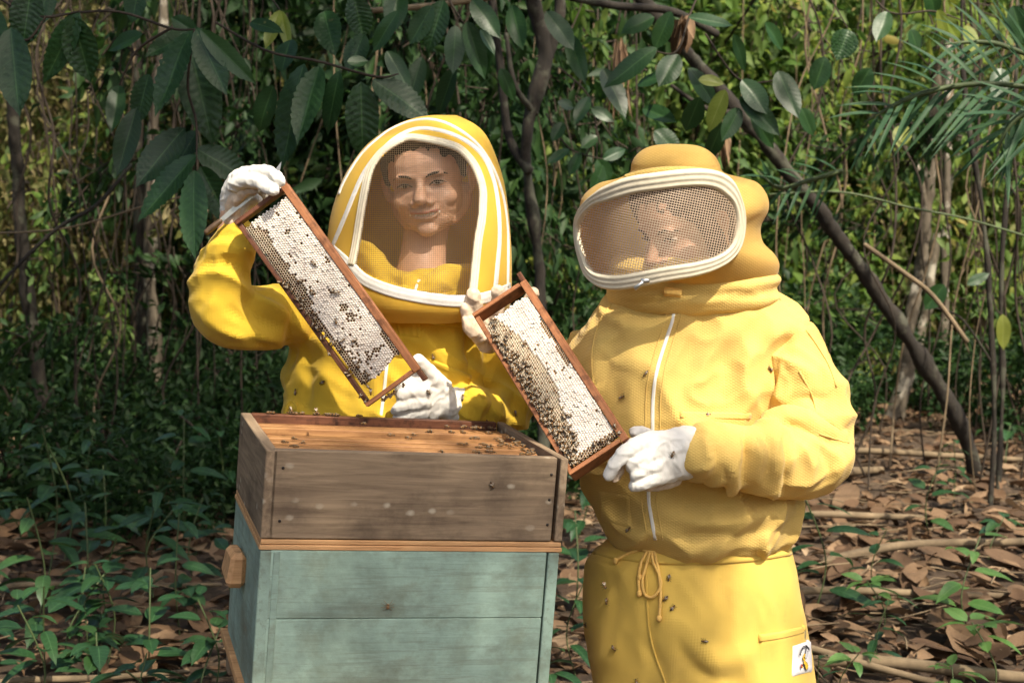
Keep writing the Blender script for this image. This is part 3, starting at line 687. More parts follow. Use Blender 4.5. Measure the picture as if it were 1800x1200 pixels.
# left hand of the left keeper, gripping the lower lug
glove('glove', L, [
    limb([(822, 716, 2.96, 36), (800, 712, 2.945, 33), (782, 706, 2.93, 31), (771, 702, 2.925, 32)], .62, 22, 20, .9),
    limb([(782, 702, 2.925, 34), (762, 700, 2.915, 40), (742, 700, 2.905, 38), (726, 702, 2.90, 26)], .42, 22, 20, .85),
    limb([(752, 672, 2.905, 15), (732, 668, 2.895, 14), (712, 674, 2.885, 12.5), (703, 686, 2.89, 11), (706, 698, 2.90, 10)], 1, 14, 22),
    limb([(748, 690, 2.895, 15), (726, 687, 2.878, 14), (708, 695, 2.872, 12), (706, 706, 2.885, 10)], 1, 14, 22),
    limb([(748, 708, 2.895, 15), (724, 709, 2.878, 14), (704, 716, 2.868, 12), (692, 722, 2.868, 9)], 1, 14, 22),
    limb([(748, 726, 2.900, 14), (724, 729, 2.885, 12), (706, 733, 2.878, 10), (694, 737, 2.878, 8)], 1, 14, 22),
    limb([(778, 684, 2.925, 20), (764, 666, 2.91, 17), (748, 648, 2.895, 14), (739, 638, 2.88, 12.5), (733, 632, 2.87, 11)], 1, 14, 22)],
    [limb([(718, 690, 2.915, 12), (712, 705, 2.92, 14), (715, 725, 2.92, 12)], .6, 12, 16)],
    strokes=[([(774, 668), (776, 700), (773, 738)], 3, -3), ([(728, 678), (718, 682), (708, 684)], 2.5, -2.5), ([(730, 699), (715, 702), (704, 708)], 2.5, -2.5), ([(736, 719), (715, 723), (698, 728)], 2.5, -3), ([(800, 680), (808, 710), (800, 735)], 4, -2), ([(740, 690), (750, 700), (742, 715)], 8, 2)])

# ---------------------------------------------------------------- keeper in the pale suit
YK = 2.79
hk = P(1205, 395, 2.735)
xfK = Matrix.Translation(hk) @ Matrix.Rotation(R(-50), 4, 'Z') @ Matrix.Rotation(R(20), 4, 'X') @ Matrix.Scale(.97, 4)
legsK = [torso([(560, 1080, 1360, 2.79, .09), (700, 1070, 1350, YK, .10), (850, 1090, 1350, YK, .10), (1000, 1080, 1360, YK, .11), (1110, 1075, 1370, YK, .11)], 24, 16)]
for x in (1130, 1315): legsK.append(limb3([P(x, 1100, YK), (P(x, 1100, YK).x, YK, .45), (P(x, 1100, YK).x, YK + .02, .10)], [.085, .058, .042], 1, 14, 12))
legsK.append(limb([(1345, 600, 2.81, 38), (1400, 670, 2.77, 36), (1425, 760, 2.74, 34), (1395, 805, 2.71, 28), (1310, 800, 2.645, 22), (1225, 797, 2.59, 18), (1175, 802, 2.558, 12)], 1, 14, 26))
legsK.append(limb([(1100, 590, 2.83, 40), (1040, 630, 2.86, 32), (960, 640, 2.92, 28), (890, 605, 2.935, 22), (862, 580, 2.93, 18)], 1, 14, 24))
hairK = ([((0, .008, .047), (.084, .101, .085)), ((0, .035, -.03), (.080, .075, .10))], [([(k * .050, -.058, .090), (k * .068, -.046, .060), (k * .078, -.028, .028), (k * .080, -.012, -.02), (k * .074, .0, -.07)], [.016, .018, .018, .020, .022]) for k in (-1, 1)])
bK, wlK, hairpK = place_head(K, [M['skinR'], M['lips']], xfK, ([P(1210, 440, 2.78), P(1212, 490, 2.79), P(1214, 560, 2.80)], [mpx(48, 2.78), mpx(46, 2.78), mpx(60, 2.78)], 1.0), legsK, hairK)
bun = ellipsoid((0, .05, -.06), (.075, .06, .085)); hairpK.append((wlK(bun[0]), bun[1]))
mk('hair', merge(hairpK), M['hair'], K)
eyes(K, wlK); brow(K, wlK)

jk = [torso([(488, 1100, 1340, 2.79, .10), (515, 1078, 1360, 2.79, .125), (540, 1050, 1398, 2.80, .135), (566, 1026, 1420, 2.80, .142), (610, 1006, 1402, 2.80, .15), (680, 1000, 1390, YK, .155), (760, 1006, 1390, YK, .160), (830, 1024, 1402, YK, .170), (880, 1033, 1412, YK, .180), (915, 1046, 1402, YK, .178), (940, 1066, 1390, YK, .165), (956, 1088, 1376, YK, .14)], 56, 54, .9),
      limb([(1100, 600, 2.83, 62), (1050, 625, 2.86, 54), (990, 640, 2.90, 44), (930, 625, 2.935, 38), (885, 600, 2.945, 32), (862, 588, 2.94, 27)], .8, 24, 36)]
me = fuse(jk, .0054, 6)
folds(me, [(p_, w_ * 1.05, h_ * 1.9) for p_, w_, h_ in [
    ([(1318, 600), (1312, 660), (1312, 710)], 12, 5),
    # chest drapes from the shoulder
    ([(1310, 560), (1260, 610), (1215, 680)], 18, 5), ([(1290, 600), (1270, 660), (1260, 715)], 14, -5), ([(1250, 570), (1215, 620), (1200, 690)], 12, -4),
    ([(1100, 560), (1075, 640), (1085, 720)], 16, -4), ([(1130, 600), (1110, 680), (1115, 740)], 16, 4), ([(1055, 580), (1048, 650), (1050, 740)], 12, 4),
    # blouson bulge
    ([(1160, 900), (1240, 918), (1330, 905), (1400, 880)], 16, 7), ([(1180, 880), (1260, 890), (1330, 870)], 12, -6), ([(1050, 890), (1090, 930), (1130, 945)], 10, 6),
    ([(1160, 935), (1240, 945), (1340, 935), (1385, 925)], 8, -6), ([(1062, 868), (1095, 905), (1125, 925)], 7, -5),
    ([(1150, 555), (1185, 545), (1240, 560)], 12, -3)]])
crumple(me, .0150, 8, 13, ((.55, .3, -1.0), (.3, .6, .2), (.75, 0, .45))); cloth_noise(me, .005, 7, 13); relax(me, 1)
jkK = obj('jacket', me, K, M['clothR']); bjK = bvh_of(me)
up_ = [limb([(1300, 592, 2.82, 52), (1340, 602, 2.79, 60), (1374, 620, 2.755, 68), (1402, 660, 2.72, 68), (1421, 710, 2.705, 74), (1427, 755, 2.70, 75), (1424, 785, 2.705, 70)], .86, 28, 40),
      limb([(1342, 630, 2.715, 11), (1338, 675, 2.695, 15), (1346, 712, 2.69, 14)], 1, 12, 16), limb([(1368, 605, 2.695, 10), (1368, 650, 2.675, 13), (1372, 700, 2.668, 12)], 1, 12, 16)]
ms = fuse(up_, .005, 4)
folds(ms, [(p_, w_, h_ * 1.7) for p_, w_, h_ in [([(1395, 570), (1372, 610), (1356, 660), (1352, 710)], 7, -7), ([(1420, 575), (1398, 620), (1385, 680)], 10, 4), ([(1432, 600), (1466, 660), (1488, 740)], 8, 3), ([(1370, 725), (1400, 700), (1450, 700)], 8, -5), ([(1360, 745), (1400, 728), (1460, 742)], 9, 6), ([(1450, 620), (1440, 680), (1450, 730)], 10, -3)]])
crumple(ms, .012, 9, 17, ((.55, .3, -1.0), (.3, .6, .2), (.75, 0, .45))); cloth_noise(ms, .004, 9, 5)
usK = obj('upper_sleeve', ms, jkK, M['clothR']); bu = bvh_of(ms)
lw = [limb([(1440, 768, 2.678, 56), (1432, 792, 2.673, 76), (1405, 806, 2.658, 76), (1368, 810, 2.633, 70), (1325, 804, 2.600, 62), (1280, 798, 2.570, 57), (1248, 795, 2.556, 53), (1226, 794, 2.544, 51)], .84, 28, 44),
      limb([(1246, 760, 2.563, 24), (1262, 775, 2.550, 36), (1266, 802, 2.544, 44), (1262, 825, 2.553, 36), (1250, 838, 2.563, 22)], .75, 22, 24),
      limb([(1338, 748, 2.618, 24), (1350, 768, 2.593, 38), (1350, 805, 2.578, 46), (1348, 838, 2.588, 38), (1352, 858, 2.600, 26)], .8, 22, 24),
      limb([(1362, 733, 2.658, 14), (1392, 750, 2.633, 26), (1412, 790, 2.623, 42), (1418, 828, 2.638, 42)], .8, 20, 24),
      limb([(1276, 806, 2.523, 13), (1290, 832, 2.533, 14), (1290, 858, 2.553, 13), (1282, 868, 2.563, 10)], 1, 12, 16),
      limb([(1345, 840, 2.578, 14), (1358, 862, 2.588, 14), (1360, 876, 2.598, 10)], 1, 12, 12),
      limb([(1345, 742, 2.643, 22), (1385, 742, 2.633, 28), (1430, 752, 2.638, 30), (1470, 776, 2.658, 26)], .9, 16, 22)]
ms = fuse(lw, .0048, 3)
folds(ms, [(p_, w_, h_ * 2.4) for p_, w_, h_ in [
    ([(1303, 742), (1311, 780), (1312, 820), (1303, 862)], 6, -7), ([(1380, 765), (1386, 815), (1376, 866)], 7, -7), ([(1268, 812), (1278, 838), (1274, 862)], 5, -5),
    ([(1320, 760), (1335, 800), (1330, 850)], 8, 4), ([(1400, 780), (1428, 815), (1415, 860)], 12, 5), ([(1440, 785), (1462, 815), (1450, 850)], 9, -5), ([(1470, 790), (1480, 820), (1465, 848)], 7, 3),
    ([(1236, 765), (1246, 800), (1240, 838)], 5, 4), ([(1254, 760), (1260, 800), (1256, 838)], 5, -4), ([(1345, 765), (1352, 800), (1346, 850)], 6, -4), ([(1370, 740), (1410, 752), (1450, 775)], 6, -5)]])
crumple(ms, .007, 10, 27, ((1.0, .3, .3), (.1, .6, .2), (-.2, 0, .5))); cloth_noise(ms, .003, 11, 15)
lsK = obj('lower_sleeve', ms, jkK, M['clothR']); bw = bvh_of(ms)
# trousers
tr = [torso([(940, 1078, 1382, YK, .145), (956, 1060, 1386, YK, .150), (975, 1046, 1390, YK, .158), (1000, 1036, 1398, YK, .165), (1050, 1028, 1410, YK, .175), (1110, 1028, 1420, YK, .18), (1180, 1036, 1424, YK, .18), (1260, 1044, 1424, YK, .175), (1330, 1050, 1420, YK, .17)], 50, 40, .92)]
for s, x in ((-1, 1140), (1, 1322)): tr.append(limb3([P(x, 1290, YK), (P(x, 1290, YK).x, YK, .42), (P(x, 1290, YK).x, YK + .01, .10)], [.122, .10, .085], 1, 24, 20))
me = fuse(tr, .0052, 6)
folds(me, [([(1165, 1010), (1170, 1080), (1185, 1150), (1178, 1200)], 14, 5), ([(1200, 1110), (1260, 1160), (1330, 1140)], 16, 8), ([(1190, 1130), (1240, 1185), (1300, 1195)], 12, -8),
    ([(1075, 985), (1085, 1040), (1075, 1120)], 14, -4), ([(1110, 1000), (1120, 1070), (1130, 1150)], 12, 4), ([(1250, 985), (1270, 1060), (1260, 1110)], 16, -4), ([(1340, 985), (1350, 1060), (1345, 1110)], 14, 4),
    ([(1060, 968), (1110, 986), (1180, 992), (1260, 990), (1330, 985), (1385, 972)], 5, -4), ([(1120, 1120), (1160, 1160), (1165, 1195)], 10, -5)] +
    [([(x, 962), (x + rng.uniform(-4, 4), 985)], 5, rng.choice([-4, 4])) for x in range(1070, 1380, 16)])
crumple(me, .0115, 6.5, 23, ((1.1, .3, .2), (0, .6, .2), (.2, 0, .5))); cloth_noise(me, .006, 6, 23); relax(me, 5)
trK = obj('trousers', me, K, M['clothRt']); btK = bvh_of(me)
for x in (1140, 1322):
    q = P(x, 1290, YK); mk('boot', merge([ellipsoid((q.x, YK - .07, .05), (.05, .135, .05)), limb3([(q.x, YK, .05), (q.x, YK, .2)], [.055, .055], 1, 14, 6)]), M['glove'], K)
mk('waistband', drape(btK, [(1050, 966), (1080, 973), (1130, 979), (1200, 982), (1280, 980), (1340, 974), (1388, 966)], 22, .005, 2.65, 0), M['clothRt'], trK)
mk('front_seam', drape(btK, [(1135, 985), (1137, 1050), (1142, 1110), (1155, 1160), (1170, 1200), (1180, 1260)], 3.5, .003, 2.65), M['clothRt'], trK)
mk('side_pocket', panel(btK, [(1333, 1114), (1424, 1095), (1428, 1240), (1336, 1250)], 2.7, .003, .001), M['clothRt'], trK, fix=False)
mk('pocket_hem', drape(btK, [(1333, 1121), (1375, 1115), (1424, 1103)], 14, .006, 2.7), M['clothRt'], trK)
mk('drawstring', tubes([[ (a + b * .006)[:] for a, b in [hit(btK, x, y, 2.62) for x, y in resample(pp, 4)]] for pp in (
    [(1084, 988), (1105, 976), (1128, 968), (1146, 964)], [(1146, 962), (1150, 990), (1160, 1012), (1162, 1030), (1150, 1048), (1135, 1044), (1130, 1020), (1138, 990), (1146, 966)],
    [(1143, 966), (1130, 985), (1124, 1010), (1125, 1040)], [(1150, 966), (1158, 1000), (1162, 1040), (1161, 1086)], [(1128, 962), (1146, 958), (1160, 964), (1150, 972), (1134, 970), (1128, 963)])], .0030, 8), M['cord'], trK, fix=False)
for x, y in ((1125, 1042), (1161, 1086), (1085, 988), (1125, 1014), (1146, 966)):
    a, b = hit(btK, x, y); mk('cord_knot', ellipsoid(a + b * .006, (.0055, .0055, .007), None, 10, 7), M['cord'], trK)
# zip and placket, pockets, seams
zl = [(1187, 532), (1183, 560), (1170, 600), (1155, 650), (1148, 700), (1147, 760), (1144, 800), (1140, 870), (1146, 915), (1152, 948)]
mk('zip', drape(bjK, zl, 6.5, .0025, 2.65), M['zip'], jkK)
for dx in (-13, 13): mk('placket_seam', drape(bjK, [(x + dx, y) for x, y in zl], 2.4, .002, 2.65), M['clothR'], jkK)
mk('chest_pocket', panel(bjK, [(1194, 722), (1318, 722), (1318, 800), (1194, 800)], 2.65, .0025, .001), M['clothR'], jkK, fix=False)
mk('pocket_hem', drape(bjK, [(1195, 729), (1250, 731), (1318, 731)], 13, .004, 2.65), M['clothR'], jkK)
mk('low_pocket', panel(bjK, [(1050, 862), (1108, 868), (1112, 930), (1056, 915)], 2.65, .0025, .001), M['clothR'], jkK, fix=False)
mk('sleeve_seam', drape(bu, [(1405, 652), (1428, 695), (1436, 735)], 3, .002, 2.7), M['clothR'], usK)
mk('elbow_seam', drape(bw, [(1440, 762), (1465, 770), (1492, 778)], 3, .002, 2.7), M['clothR'], lsK)
mk('shoulder_seam', drape(bu, [(1416, 580), (1432, 600), (1456, 640), (1470, 680)], 3.5, .0025, 2.74), M['clothR'], usK)
mk('armhole_seam', drape(bjK, [(1078, 530), (1052, 570), (1040, 630), (1046, 700)], 3, .002, 2.75), M['clothR'], jkK)
# collar rolls
cr = [torso([(446, 1090, 1352, 2.79, .125), (458, 1075, 1366, 2.79, .135), (468, 1068, 1369, 2.79, .14), (477, 1070, 1362, 2.79, .135), (486, 1064, 1372, 2.79, .142), (496, 1062, 1370, 2.79, .142), (506, 1068, 1362, 2.79, .138), (520, 1066, 1372, 2.79, .142), (534, 1072, 1362, 2.79, .135), (544, 1085, 1345, 2.79, .12)], 56, 60)]
me = fuse(cr, .0045, 2)
folds(me, [([(1130, 512), (1180, 508), (1260, 500), (1340, 484)], 5, -5), ([(1100, 528), (1160, 520), (1250, 528), (1350, 505)], 7, 5), ([(1080, 520), (1110, 532), (1170, 530)], 5, -4), ([(1200, 528), (1280, 522), (1350, 518)], 6, -4), ([(1270, 486), (1320, 476), (1368, 470)], 4, 4), ([(1250, 510), (1310, 505), (1360, 494)], 4, 4)])
crumple(me, .004, 9, 31, ((.4, .4, 0), (0, .5, 0), (0, 0, 1.6))); cloth_noise(me, .003, 10, 31); colK = obj('collar', me, K, M['clothR']); bc = bvh_of(me)
mk('collar_tab', merge([drape(bc, [(1168, 512), (1182, 513), (1198, 516)], 16, .008, 2.64)]), M['cord'], colK)
# hat crown and veil body
hh = torso([(252, 1174, 1204, 2.75, .015), (255, 1152, 1226, 2.75, .042), (262, 1133, 1243, 2.75, .062), (274, 1118, 1257, 2.75, .078), (288, 1110, 1265, 2.75, .09), (303, 1106, 1272, 2.75, .095), (313, 1085, 1305, 2.75, .115), (322, 1052, 1330, 2.75, .14), (345, 1026, 1347, 2.75, .165), (370, 1018, 1349, 2.75, .18), (398, 1012, 1336, 2.76, .185), (425, 1012, 1340, 2.76, .18), (445, 1014, 1360, 2.77, .175), (462, 1020, 1368, 2.78, .168), (482, 1036, 1364, 2.79, .155), (500, 1070, 1350, 2.79, .13)], 80, 70, 1.0)
hm = mesh_np('hood', hh[0], hh[1]); fixn(hm); cloth_noise(hm, .004, 9, 41)
folds(hm, [([(1285, 320), (1325, 335), (1345, 360)], 7, 6), ([(1310, 400), (1330, 385), (1345, 375)], 6, -5), ([(1320, 430), (1340, 440), (1362, 445)], 6, 4), ([(1255, 290), (1270, 308), (1300, 318)], 6, -4), ([(1140, 275), (1180, 268), (1225, 280)], 8, -2)])
outK = [(1013, 392), (1022, 372), (1042, 352), (1075, 337), (1110, 326), (1150, 320), (1200, 314), (1240, 313), (1268, 320), (1288, 338), (1299, 362), (1303, 392), (1298, 425), (1284, 447), (1258, 463), (1220, 474), (1170, 482), (1125, 491), (1085, 497), (1052, 493), (1032, 478), (1021, 450), (1014, 420)]
def YvK(x, y):
    return 2.735 - .175 * math.sqrt(max(0.02, 1 - ((x - 1180) / 172) ** 2)) + (y - 400) * .00022
def surfK(x, y): return P(x, y, YvK(x, y))
def normK(x, y):
    a = surfK(x + 2, y) - surfK(x - 2, y); b = surfK(x, y - 2) - surfK(x, y + 2); n = a.cross(b).normalized(); return n if n.y < 0 else -n
hdK = obj('hood', hm, K, M['hoodK'])
cut_hole(hm, grow(outK, 1.0), 2.76)
s_ = hdK.modifiers.new('thickness', 'SOLIDIFY'); s_.thickness = .0025; s_.offset = -1
tp = resample(outK + [outK[0]], 5)[:-1]
tpts = np.array([surfK(x, y)[:] for x, y in tp]); tn = np.array([normK(x, y)[:] for x, y in tp])
for _ in range(3): tn = (np.roll(tn, 1, 0) + 2 * tn + np.roll(tn, -1, 0)) / 4; tpts = (np.roll(tpts, 1, 0) + 2 * tpts + np.roll(tpts, -1, 0)) / 4
wd = np.array([24 + 7 * min(1, max(0, (350 - y) / 20)) + 3 * min(1, max(0, (y - 462) / 15)) - 5 * min(1, max(0, (1060 - x) / 20)) for x, y in tp]) * 2.6 / 2500
mk('veil_binding', strip(tpts, tn, wd, band_prof(.0045, 3, 17, -.005), True), M['trim'], hdK)
vw = veil_wires(grow(outK, .98), lambda x, y: surfK(x, y)[:], 4.4, .00074, R(12), 60)
wr = mesh_np('veil_mesh', vw[0], vw[1], True); obj('veil_mesh', wr, hdK, M['wireR'])
mk('brim', merge([limb3([P(1100, 312, 2.66), P(1150, 302, 2.645), P(1210, 300, 2.645), P(1262, 306, 2.66)], [.006, .008, .008, .006], 1, 8, 20)]), M['clothR'], hdK)
# zip pull on the lower binding
zq = [P(1118, 500, 2.545), P(1128, 494, 2.54), P(1140, 492, 2.54)]
zp = mk('zip_pull', merge([box(.016, .006, .010, P(1134, 494, 2.545), .002), box(.020, .0025, .007, (0, 0, 0), .001, Matrix.Translation(P(1123, 502, 2.54)) @ Matrix.Rotation(R(38), 4, 'Y').inverted()), ]), M['metal'], hdK)
# gloves of the right keeper
glove('glove', K, [
    limb([(1226, 796, 2.565, 46), (1212, 795, 2.555, 48), (1192, 797, 2.545, 47), (1176, 800, 2.54, 44)], .62, 26, 20, .88),
    limb([(1186, 802, 2.54, 46), (1165, 803, 2.53, 48), (1140, 804, 2.52, 44), (1122, 802, 2.515, 30)], .42, 24, 22, .85),
    limb([(1150, 776, 2.53, 20), (1122, 782, 2.515, 17), (1096, 798, 2.50, 14), (1078, 820, 2.495, 12), (1070, 838, 2.50, 10.5)], 1, 14, 26),
    limb([(1150, 795, 2.52, 18), (1128, 806, 2.505, 15), (1112, 816, 2.50, 12.5), (1110, 822, 2.515, 11)], 1, 14, 20),
    limb([(1155, 815, 2.52, 18), (1134, 824, 2.505, 15), (1120, 834, 2.50, 12.5), (1116, 840, 2.515, 10)], 1, 14, 20),
    limb([(1165, 832, 2.525, 18), (1145, 842, 2.51, 15), (1126, 851, 2.50, 12), (1110, 855, 2.505, 9)], 1, 14, 20),
    limb([(1165, 772, 2.575, 16), (1142, 766, 2.60, 12), (1125, 760, 2.61, 12), (1112, 760, 2.61, 11)], 1, 14, 20)],
    [limb([(1130, 848, 2.54, 14), (1160, 850, 2.55, 14), (1195, 842, 2.56, 10)], .7, 12, 16), limb([(1092, 812, 2.525, 10), (1088, 828, 2.525, 10), (1080, 842, 2.515, 9)], .7, 10, 12)],
    strokes=[([(1178, 752), (1183, 790), (1192, 830), (1198, 845)], 2.5, -3), ([(1140, 800), (1145, 825), (1155, 850)], 2, 1.2), ([(1160, 832), (1178, 838), (1190, 836)], 5, -3), ([(1140, 806), (1122, 816), (1112, 828)], 2.5, -4), ([(1148, 828), (1130, 838), (1118, 846)], 2.5, -4), ([(1196, 770), (1210, 800), (1212, 830)], 6, 2), ([(1130, 790), (1110, 806), (1098, 826)], 3, -2)])
cu = limb([(1222, 796, 2.56, 53), (1236, 797, 2.568, 54)], .8, 26, 6); mk('cuff', cu, M['clothR'], lsK)
glove('glove', K, [
    limb([(866, 606, 2.945, 24), (858, 592, 2.935, 26), (852, 572, 2.925, 28), (856, 556, 2.92, 24)], .5, 20, 22),
    limb([(868, 570, 2.92, 14), (874, 545, 2.905, 12.5), (876, 522, 2.895, 13), (875, 508, 2.885, 12)], 1, 14, 20),
    limb([(850, 562, 2.92, 14), (838, 542, 2.905, 13), (832, 522, 2.895, 14), (832, 515, 2.887, 12)], 1, 14, 20),
    limb([(842, 574, 2.92, 14), (826, 556, 2.91, 13), (820, 543, 2.90, 13), (817, 538, 2.897, 11)], 1, 14, 20),
    limb([(846, 592, 2.92, 16), (832, 580, 2.905, 15), (824, 566, 2.90, 14), (823, 558, 2.90, 12)], 1, 14, 20),
    limb([(878, 580, 2.94, 14), (905, 556, 2.945, 12), (928, 530, 2.94, 12), (940, 512, 2.935, 11)], 1, 14, 20)],
    None, .0023, .002, [([(822, 562), (836, 572), (850, 586)], 3, -3), ([(826, 580), (842, 590), (858, 600)], 3, -3), ([(832, 590), (848, 596), (862, 606)], 3, -2.5), ([(824, 528), (834, 531), (842, 528)], 2.5, -2.5), ([(866, 524), (876, 528), (884, 524)], 2.5, -2.5), ([(826, 540), (836, 546), (846, 544)], 2, -2)])
pg = [o for o in K.children if o.name.startswith('glove')][-1]; pg.data.materials.clear(); pg.data.materials.append(M['palm']); pg['label'] = 'glove seen from its wrinkled worn palm side'

# white patch with the bee emblem
pt = panel(btK, [(1388, 1131), (1423, 1120), (1427, 1182), (1387, 1193)], 2.75, .0012, .0055, 10)
patch = mk('label_patch', pt, m_simple('white_patch_fabric', (.72, .71, .72), .8, .05, 150, .0003), trK, fix=False)
pO = P(1388, 1131, 2.7); hC = hit(btK, 1406, 1156)
pc, pn = hC; ex = (hit(btK, 1418, 1152)[0] - hit(btK, 1394, 1160)[0]).normalized(); ez = (hit(btK, 1403, 1140)[0] - hit(btK, 1406, 1176)[0]).normalized(); ez = (ez - ex * ez.dot(ex)).normalized(); en = ex.cross(ez); en = en if en.y < 0 else -en
def on_patch(pts2, name, mat, lift=.0095, th=.0008):
    """flat print on the patch; pts2 in mm from its centre"""
    V = [pc + ex * (x * .001) + ez * (y * .001) + en * lift for x, y in pts2]
    n = len(V); V += [v + en * th for v in V]
    F = [tuple(range(n)), tuple(range(2 * n - 1, n - 1, -1))] + [(i, (i + 1) % n, n + (i + 1) % n, n + i) for i in range(n)]
    return mk(name, (np.array([v[:] for v in V]), F), mat, patch, smooth=False)
ell = lambda cx, cy_, a, b, rot=0, n=16: [(cx + a * math.cos(t) * math.cos(rot) - b * math.sin(t) * math.sin(rot), cy_ + a * math.cos(t) * math.sin(rot) + b * math.sin(t) * math.cos(rot)) for t in np.linspace(0, 2 * math.pi, n, endpoint=False)]
mY = m_simple('emblem_yellow', (.75, .48, .04), .7, .03, 50, 0); mB = m_simple('emblem_black', (.02, .02, .025), .7, .03, 50, 0); mR = m_simple('emblem_red', (.42, .06, .05), .7, .1, 50, 0)
on_patch(ell(7, -15, 6.5, 9.5, .7), 'emblem_abdomen', mB, .0092)
for d in (-3.2, 0.6, 4.4): on_patch(ell(7 + d * .65, -15 - d * .8, 5.6, 1.25, .75), 'emblem_stripe', mY, .0100)
on_patch(ell(1, -8, 4.6, 3.8), 'emblem_thorax', mY, .0096); on_patch(ell(-1.5, 1, 4.2, 5.2), 'emblem_head', mY, .0096); on_patch(ell(-1.5, 2.2, 1.1, 1.8), 'emblem_eye', mB, .0104)
for a_, l_, x_, y_ in ((1.05, 11.5, 8, 9), (.9, 9, 11.5, 5.5)):
    on_patch(ell(x_, y_, l_, 3.1, a_), 'emblem_wing', mB, .0090); on_patch(ell(x_, y_, l_ - 1.2, 2.2, a_), 'emblem_wing_fill', m_simple('emblem_grey', (.55, .55, .58), .7, .03, 50, 0), .0099)
on_patch([(-2.5, 6), (-3, 9.5), (-1, 7.5), (.5, 10.2), (1.5, 7.6), (3.6, 8.8), (2, 5.5)], 'emblem_crown', mY, .0098)
on_patch([(-3, -9), (-8, -10.5), (-11, -11.5), (-10.5, -13), (-6, -12.5), (-2, -11)], 'emblem_arm', mB, .0094)
on_patch(ell(-13, -12.5, 3.2, 4.2, .2), 'emblem_pot', mR, .0096); on_patch(ell(-12.4, -14.5, 1.4, 1.6), 'emblem_pot_spot', mY, .0104)
# arched lettering
txt = 'RAINHA DA PARAIBA'
for i, ch in enumerate(txt):
    if ch == ' ': continue
    cu_ = bpy.data.curves.new('t', 'FONT'); cu_.body = ch; cu_.size = .0072; cu_.extrude = .0003; cu_.align_x = 'CENTER'
    to = bpy.data.objects.new('t', cu_); COL.objects.link(to); dg = bpy.context.evaluated_depsgraph_get()
    tm = bpy.data.meshes.new_from_object(to.evaluated_get(dg)); bpy.data.objects.remove(to)
    a = R(152 - i * 7.1); cx_, cy_ = 3 + 20.5 * math.cos(a), 0 + 20.5 * math.sin(a); rr_ = a - math.pi / 2
    X = ex * math.cos(rr_) + ez * math.sin(rr_); Z = ez * math.cos(rr_) - ex * math.sin(rr_)
    V = np.array([(pc + ex * cx_ * .001 + ez * cy_ * .001 + en * (.0098 + v.co.z) + X * v.co.x + Z * v.co.y)[:] for v in tm.vertices])
    mk('letter', (V, [tuple(p.vertices) for p in tm.polygons]), mB, patch, smooth=False)
# ================================================================== HIVE
def basis(loc, ex, ey, ez):
    m = Matrix((ex, ey, ez)).transposed().to_4x4(); m.translation = loc; return m
FLc = P(468, 790, 2.33)
rot = Matrix.Rotation(R(16.5), 3, 'Z') @ Matrix.Rotation(R(4.7), 3, 'Y')
HX, HY, HZ = [rot @ Vector(v) for v in ((1, 0, 0), (0, 1, 0), (0, 0, 1))]
HM = basis(FLc, HX, HY, HZ)
lo_, hi_ = .3, .8
for _ in range(40):
    mid = (lo_ + hi_) / 2
    if proj(HM @ Vector((mid, 0, 0)))[0] < 1000: lo_ = mid
    else: hi_ = mid
HW_ = mid; HD = .415; SH = .150; TH = .020
print('hive width', HW_, 'BL', proj(HM @ Vector((0, HD, 0))), 'BR', proj(HM @ Vector((HW_, HD, 0))), 'FR', proj(HM @ Vector((HW_, 0, 0))), 'FLb', proj(HM @ Vector((0, 0, -SH))))
def hthing(name, label, cat, z, group=None):
    e = empty(name); e.matrix_world = HM @ Matrix.Translation((HW_ / 2, HD / 2, z)); tag(e, label, cat, group); return e
def hpart(name, size, c, mat, parent, bev=.0015, rot=None, jit=.0):
    """c in hive coordinates relative to the parent's own origin; long axis along local X for the grain"""
    sx, sy, sz = size; M0 = Matrix.Translation(c)
    V, F = box(sx, sy, sz, (0, 0, 0), bev)
    if jit: V = V + rng.normal(0, jit, V.shape)
    me = mesh_np(name, V, F, False); fixn(me); o = bpy.data.objects.new(name, me); COL.objects.link(o); me.materials.append(mat); o.parent = parent
    o.location = c
    if rot: o.rotation_euler = rot
    return o
def board_y(name, L_, T_, H_, c, mat, parent, **k):   # board running along local Y: built along X then turned
    return hpart(name, (L_, T_, H_), c, mat, parent, rot=(0, 0, R(90)), **k)
sup = hthing('honey_super', 'shallow weathered grey wooden hive box with open top, stacked on the turquoise box', 'hive box', -SH)
w2, d2 = HW_ / 2, HD / 2
hpart('front_board', (HW_ - 2 * TH + .006, TH, SH), (-.004, -d2 + TH / 2, SH / 2), M['super'], sup)
hpart('back_board', (HW_ - 2 * TH, TH, SH), (0, d2 - TH / 2, SH / 2), M['frame_dark'], sup)
for s in (-1, 1):
    board_y('side_board', HD, TH if s < 0 else TH * .7, SH - .001, (s * (w2 - (TH if s < 0 else TH * .7) / 2), 0, SH / 2 - .0005), M['super'], sup)
for s in (-1, 1):
    o = board_y('frame_rest', HD - 2 * TH - .002, .012, .012, (s * (w2 - TH - .007), 0, SH - .022), M['frame_dark'], sup)
for k in range(3):   # hand-cut grip on the side, nail heads
    pass
for x, z in ((-w2 + .03, .03), (-w2 + .03, .12), (w2 - .03, .03), (w2 - .03, .075), (w2 - .03, .12)):
    q = ellipsoid((x, -d2 - .0004, z), (.0028, .0012, .0028), None, 10, 6); o = mk('nail_head', q, M['bee_b'], sup, world=False)
LBH = .262
low = hthing('brood_box', 'deep turquoise painted hive box with scuffed planks and a wooden side cleat', 'hive box', -SH - .020 - LBH)
LT = LBH
hpart('front_board', (HW_ - .045, TH, .118), (-.004, -d2 + TH / 2, LT - .059), M['paint'], low)
